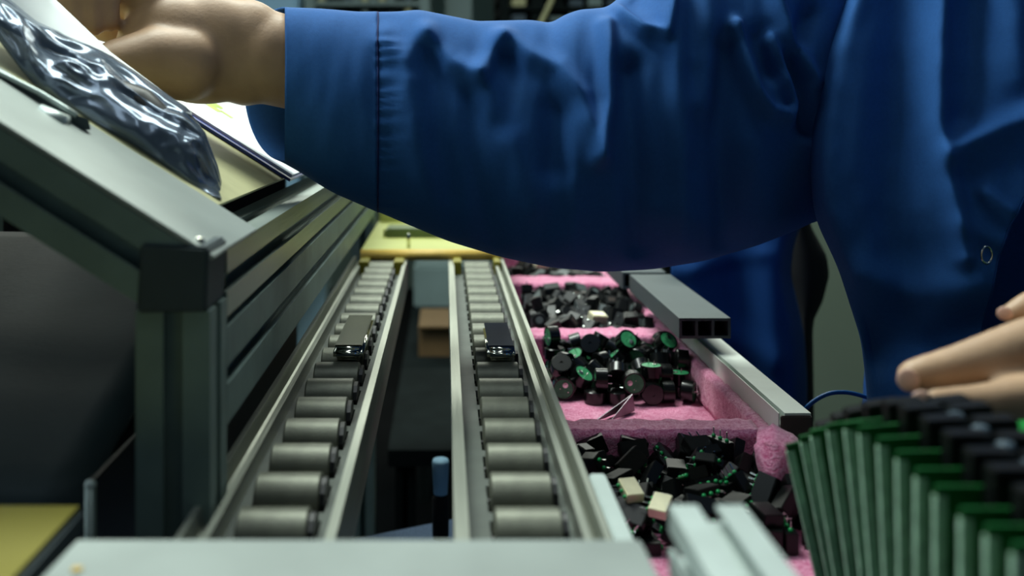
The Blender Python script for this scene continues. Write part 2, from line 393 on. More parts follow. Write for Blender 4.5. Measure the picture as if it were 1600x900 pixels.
# folder with white paper, on the slope
t = thing('paper_folder', 'white printed paper in a navy-edged folder on the sloping shelf', 'document', slope(-.17, .8, .0004))
obj('folder', slab(-.335, -.1120, .688, .99, .0002, .0022), 'navy', t)
obj('paper', slab(-.33, -.1135, .6985, .985, .0023, .0040), 'paper', t)
for k, (dx, dy, l) in enumerate(((0, 0, .018), (-.006, .014, .03), (-.004, .026, .012), (.008, .012, .01), (-.02, .03, .026))):
    obj('printed_mark', slab(-.196+dx, -.190+dx+.004, .775+dy, .775+dy+l, .0041, .0043), 'lime', t)
# paper sheet standing behind the bag
def sheet(pts_lo, pts_hi, D0, D1, n=30, bulge=.004):
    bm = bmesh.new(); rows = []
    for i in range(n+1):
        s = i/n*(len(pts_lo)-1); a = min(int(s), len(pts_lo)-2); f = s-a
        lo = Vector(pts_lo[a]).lerp(Vector(pts_lo[a+1]), f); hi = Vector(pts_hi[a]).lerp(Vector(pts_hi[a+1]), f)
        row = []
        for j in range(7):
            q = lo.lerp(hi, j/6); D = D0+(D1-D0)*j/6-bulge*math.sin(math.pi*j/6)
            row.append(W(q.x, q.y, D))
        rows.append(row)
    grid(bm, rows); return bm
o = tag(obj('paper_sheet', sheet([(-60,10), (60,70), (170,110), (300,180)], [(0,-120), (88,0), (174,82), (300,176)], .540, .572), 'paper', None, True), 'plain white sheet standing behind the smoky plastic bag', 'paper')
modifier(o, 'SOLIDIFY', thickness=.0005); bake(o)

# the smoky bag
hi_e = [(-90,-75), (-30,-30), (15,0), (60,32), (100,55), (140,72), (175,88), (230,125), (290,167), (320,207), (340,258), (352,306)]
lo_e = [(-90,-10), (-30,30), (0,66), (33,110), (70,150), (105,174), (140,190), (200,222), (250,254), (290,283), (315,300), (345,310)]
hi_e = [(a, b) for a, b in hi_e]
def bag_side(sg, nI=110, nJ=44):
    rows = []
    for i in range(nI+1):
        s = i/nI*(len(hi_e)-1); a = min(int(s), len(hi_e)-2); f = s-a
        h = Vector(hi_e[a]).lerp(Vector(hi_e[a+1]), f); l = Vector(lo_e[a]).lerp(Vector(lo_e[a+1]), f); row = []
        env = min(1, (1-i/nI)*5+.02)
        for j in range(nJ+1):
            tt = j/nJ; q = l.lerp(h, tt); base = W(q.x, q.y, .502+.052*tt)
            e = math.sin(math.pi*tt)**.6*env
            n1 = noise.noise(Vector((i*.05, tt*1.6, 3*sg)))
            n2 = 1-abs(noise.noise(Vector((i*.055+tt*1.2, tt*4.2-i*.02, 8*sg))))*2
            n3 = 1-abs(noise.noise(Vector((i*.16, tt*5-i*.05, 5*sg))))*2
            d = (.010+.009*n1+.007*n2+(.0005+.0018*(i/nI)**2)*n3)*e
            row.append(base+Vector((.35, -.85, .35))*d*(1 if sg > 0 else -.35))
        rows.append(row)
    return rows
bm = bmesh.new(); grid(bm, bag_side(1)); grid(bm, bag_side(-1)); bmesh.ops.remove_doubles(bm, verts=bm.verts, dist=2e-5)
t = thing('plastic_bag', 'crumpled smoky see-through plastic bag held on the sloping shelf', 'bag', slope(-.17, .505))
obj('film', bm, 'film', t, True)
bm = bmesh.new(); q = [W(a, b, .530) for a, b in ((150,120), (215,165), (262,215), (300,270))]
tube(bm, q, [.004, .011, .012, .006], 12); obj('bag_contents', bm, 'black', t, True)

# flat metal clip and clear tube at the left edge
t = thing('spring_clip', 'dark metal clip with a bright upper edge at the left border', 'clip', slope(-.19, .475))
bm = bmesh.new()
extrude_poly(bm, [(-30,100), (0,114), (60,142), (100,165), (122,180), (138,186), (142,203), (105,204), (95,185), (60,174), (20,160), (-30,140)], lambda p: W(p[0], p[1], .470), lambda p: W(p[0], p[1], .474))
obj('blade', bm, 'cap', t)
bm = bmesh.new(); tube(bm, [W(a, b, .470) for a, b in ((-30,98), (0,114), (60,144), (100,168), (120,181))], .0014, 8); obj('edge_wire', bm, 'alu_light', t, True)
bm = bmesh.new(); tube(bm, [W(a, b, .462) for a, b in ((60,178), (102,196))], .0050, 16); tag(obj('clear_tube', bm, 'alu_light', None, True), 'short pale translucent tube lying beside the metal clip', 'tube')

# lower left: rubber chute, side plate, mustard sheet
bm = bmesh.new(); rows = []
for i in range(25):
    s = i/24; y = .418+.34*s; h = .170-.035*math.sin(min(1, s*2.2)*math.pi/2)-.06*max(0, s-.3)
    if i == 0: h += .004
    rows.append([Vector((x, y, CZ-h-.002*math.sin(x*60+s*3))) for x in [-.45+.0245*k for k in range(13)]])
grid(bm, rows); o = tag(obj('chute_sheet', bm, 'teal', None, True), 'grey-teal rubber sheet curving up under the sloping shelf', 'sheet'); modifier(o, 'SOLIDIFY', thickness=.003, offset=-1); bake(o)
t = thing('side_plate', 'dark upright plate with a rounded bright end beside the post foot', 'metal plate', (-.1485, .5, CZ-.3))
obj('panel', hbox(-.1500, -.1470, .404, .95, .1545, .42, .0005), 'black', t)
bm = bmesh.new(); tube(bm, [(-.1485, .4015, CZ-.1560), (-.1485, .4015, CZ-.42)], .0024, 12); obj('end_rod', bm, 'alu', t, True)
bm = bmesh.new(); lathe(bm, [(.0026, 0), (.0020, .0017), (0, .0026)], 14, Matrix.Translation((-.1485, .4015, CZ-.1560))); obj('rod_tip', bm, 'alu_light', t, True)
t = thing('mustard_tray', 'mustard yellow sheet on a dark edged tray at the bottom left', 'tray', (-.2, .3, CZ-.16))
bm = bmesh.new(); extrude_poly(bm, [(-.40, .3500), (-.1335, .3500), (-.1335, .20), (-.40, .20)], lambda p: Vector((p[0], p[1], CZ-.1435)), lambda p: Vector((p[0], p[1], CZ-.1450))); obj('yellow_sheet', bm, 'mustard', t)
obj('tray_body', hbox(-.40, -.1320, .20, .3510, .1452, .1560, .001), 'cap', t)
t = thing('shade_panels', 'black panels added to keep the space under the sloping shelf dark', 'shade_screen', (-.3, .9, .5))
obj('shade_backing', hbox(-.44, -.16, .955, .965, .02, .60), 'black', t)  # black sheet standing in for the shade deep under the shelf
obj('light_blocker', B(-.480, -.472, .44, .94, .02, CZ+.10), 'black', t)  # unseen panel added to keep the left lamp off the chute

# ------------------------------------------------------------------ under and behind the tracks
t = thing('lower_shelf', 'dark shelf low down between the roller tracks', 'shelf', (0, 1.8, .57))
obj('board', B(-.085, .55, 1.42, 2.75, .575, .60), 'rackdark', t)
for x in (-.06, .53):
    for y in (1.45, 2.72):
        bm = bmesh.new(); profile(bm, (x, y, 0), (x, y, .575), .03, .03, up=(0,1,0)); obj('leg', bm, 'rackdark', t)
t = thing('cardboard_box', 'brown cardboard box glimpsed between the two tracks', 'box', (.04, 1.95, .60))
obj('carton', B(-.055, .16, 1.96, 2.14, .60, .662, .001), 'card', t)
obj('lid_flap', B(-.053, .158, 1.945, 1.98, .662, .666), 'card', t)
tag(obj('storage_bin', B(-.08, .12, 2.42, 2.62, .602, .712, .008), 'rackgrey'), 'grey storage bin behind the cardboard box between the tracks', 'bin')
t = thing('small_bottle', 'small dark bottle with a pale blue top standing on the stool', 'bottle', (-.0045, .90, .7002))
bm = bmesh.new(); lathe(bm, [(0, .7002), (.0070, .7002), (.0078, .704), (.0078, .738), (.006, .742), (0, .742)], 20, Matrix.Translation((-.0045, .90, 0))); obj('body', bm, 'trousers', t, True)
bm = bmesh.new(); lathe(bm, [(0, .7422), (.0066, .7422), (.0080, .772), (.0072, .7745), (0, .7745)], 20, Matrix.Translation((-.0045, .90, 0))); obj('cap', bm, 'sky', t, True)
t = thing('stool', 'blue-grey speckled fabric stool seat under the near end of the tracks', 'stool', (-.03, .75, 0))
Rz = Matrix.Rotation(math.radians(25), 4, 'Z')
def rb(x0, x1, y0, y1, z0, z1, bev=0):
    bm = B(x0, x1, y0, y1, z0, z1, bev=bev); bmesh.ops.rotate(bm, verts=bm.verts, cent=(0,0,0), matrix=Rz.to_3x3()); bmesh.ops.translate(bm, verts=bm.verts, vec=(.0, .76, 0)); return bm
obj('seat', rb(-.19, .19, -.19, .175, .655, .70, .012), 'seat', t)
for x in (-.15, .15):
    for y in (-.15, .14): obj('leg', rb(x-.012, x+.012, y-.012, y+.012, 0, .655), 'alu_dark', t)
t = thing('storage_crate', 'pale blue crate seen through the gap under the left frame', 'crate', (-.42, 1.6, 0))
obj('body', B(-.62, -.22, 1.42, 1.76, .0, .80, .006), 'sky', t)
obj('rim', B(-.63, -.21, 1.41, 1.77, .80, .812, .003), 'sky', t)
# ------------------------------------------------------------------ worktop, foam tray
t = thing('worktop', 'dark board carrying the pink foam tray beside the right track', 'worktop', (.15, .8, CZ-.2535))
bm = bmesh.new(); extrude_poly(bm, [(.066,.12),(.41,.12),(.41,.47),(.232,.47),(.232,1.40),(.066,1.40)], lambda p: Vector((p[0], p[1], CZ-.2535)), lambda p: Vector((p[0], p[1], CZ-.2335))); obj('board', bm, 'slate', t)
for x, y in ((.39, .14), (.39, .45), (.215, 1.38), (.083, 1.38)): obj('leg', B(x-.015, x+.015, y-.015, y+.015, 0, CZ-.2537), 'rackdark', t)
t = thing('foam_tray', 'pink antistatic foam tray with four compartments of small black parts', 'tray', (.135, .9, CZ-.233))
def foam(x0, x1, y0, y1, h0, h1, name, seg=.005, amp=.0007):
    bm = bmesh.new()
    nx, ny, nz_ = (max(1, round(a/seg)) for a in (x1-x0, y1-y0, h1-h0))
    bmesh.ops.create_cube(bm, size=1)
    bmesh.ops.transform(bm, matrix=Matrix.Translation(((x0+x1)/2, (y0+y1)/2, CZ-(h0+h1)/2)) @ Matrix.Diagonal((x1-x0, y1-y0, h1-h0, 1)), verts=bm.verts)
    bmesh.ops.bevel(bm, geom=list(bm.edges), offset=.0012, segments=2, affect='EDGES')
    for ax, n, a, b in ((0, nx, x0, x1), (1, ny, y0, y1), (2, nz_, CZ-h1, CZ-h0)):
        for k in range(1, n):
            co = Vector((0,0,0)); co[ax] = a+(b-a)*k/n; no = Vector((0,0,0)); no[ax] = 1
            bmesh.ops.bisect_plane(bm, geom=bm.verts[:]+bm.edges[:]+bm.faces[:], plane_co=co, plane_no=no)
    for v in bm.verts:
        v.co += Vector((noise.noise(v.co*140), noise.noise(v.co*140+Vector((9,0,0))), noise.noise(v.co*140+Vector((0,9,0)))*1.2))*amp*2
    return obj(name, bm, 'pink', t, True)
foam(.068, .2075, .455, 1.40, .2285, .2333, 'foam_base', .007, .0004)
foam(.1995, .2078, .495, 1.39, .2002, .2285, 'side_wall')
foam(.068, .1995, .602, .625, .2000, .2285, 'divider')
foam(.068, .1995, .857, .890, .2000, .2285, 'divider')
foam(.068, .1995, 1.110, 1.163, .1985, .2285, 'divider')
foam(.068, .1995, 1.365, 1.39, .2000, .2285, 'divider')
# loose torn piece leaning at the right
bm = bmesh.new(); extrude_poly(bm, [(0,0), (.012,.003), (.030,-.004), (.033,-.034), (.020,-.042), (.004,-.020)], lambda p: Vector((p[0]*.75, 0, p[1])), lambda p: Vector((p[0]*.75+.004, .026, p[1]+.002)))
bmesh.ops.subdivide_edges(bm, edges=bm.edges[:], cuts=3, use_grid_fill=True)
for v in bm.verts: v.co += Vector((noise.noise(v.co*200), noise.noise(v.co*200+Vector((5,0,0))), noise.noise(v.co*200+Vector((0,5,0)))))*.0014
bmesh.ops.rotate(bm, verts=bm.verts, cent=(0,0,0), matrix=Matrix.Rotation(math.radians(-14), 3, 'Z')); bmesh.ops.translate(bm, verts=bm.verts, vec=(.1735, .540, CZ-.1875))
tag(obj('foam_offcut', bm, 'pink', None, True), 'torn chunk of pink foam leaning at the right of the nearest compartment', 'foam')

# bent metal clip on the foam floor
bm = bmesh.new()
fp = [Vector((.1098,.7050,CZ-.2272)), Vector((.1425,.7300,CZ-.2145)), Vector((.1215,.7060,CZ-.2272)), Vector((.1440,.7300,CZ-.2272)), Vector((.1180,.7120,CZ-.2272)), Vector((.1405,.7360,CZ-.2272))]
v = [bm.verts.new(p_) for p_ in fp]
bm.faces.new((v[0], v[1], v[5], v[4])); bm.faces.new((v[2], v[3], v[1]))
o = tag(obj('bent_shield', bm, 'tarnish'), 'thin bent metal triangle lying alone on the bare pink foam', 'metal piece'); modifier(o, 'SOLIDIFY', thickness=.0006); bake(o); o.data.polygons.foreach_set('use_smooth', [False]*len(o.data.polygons))

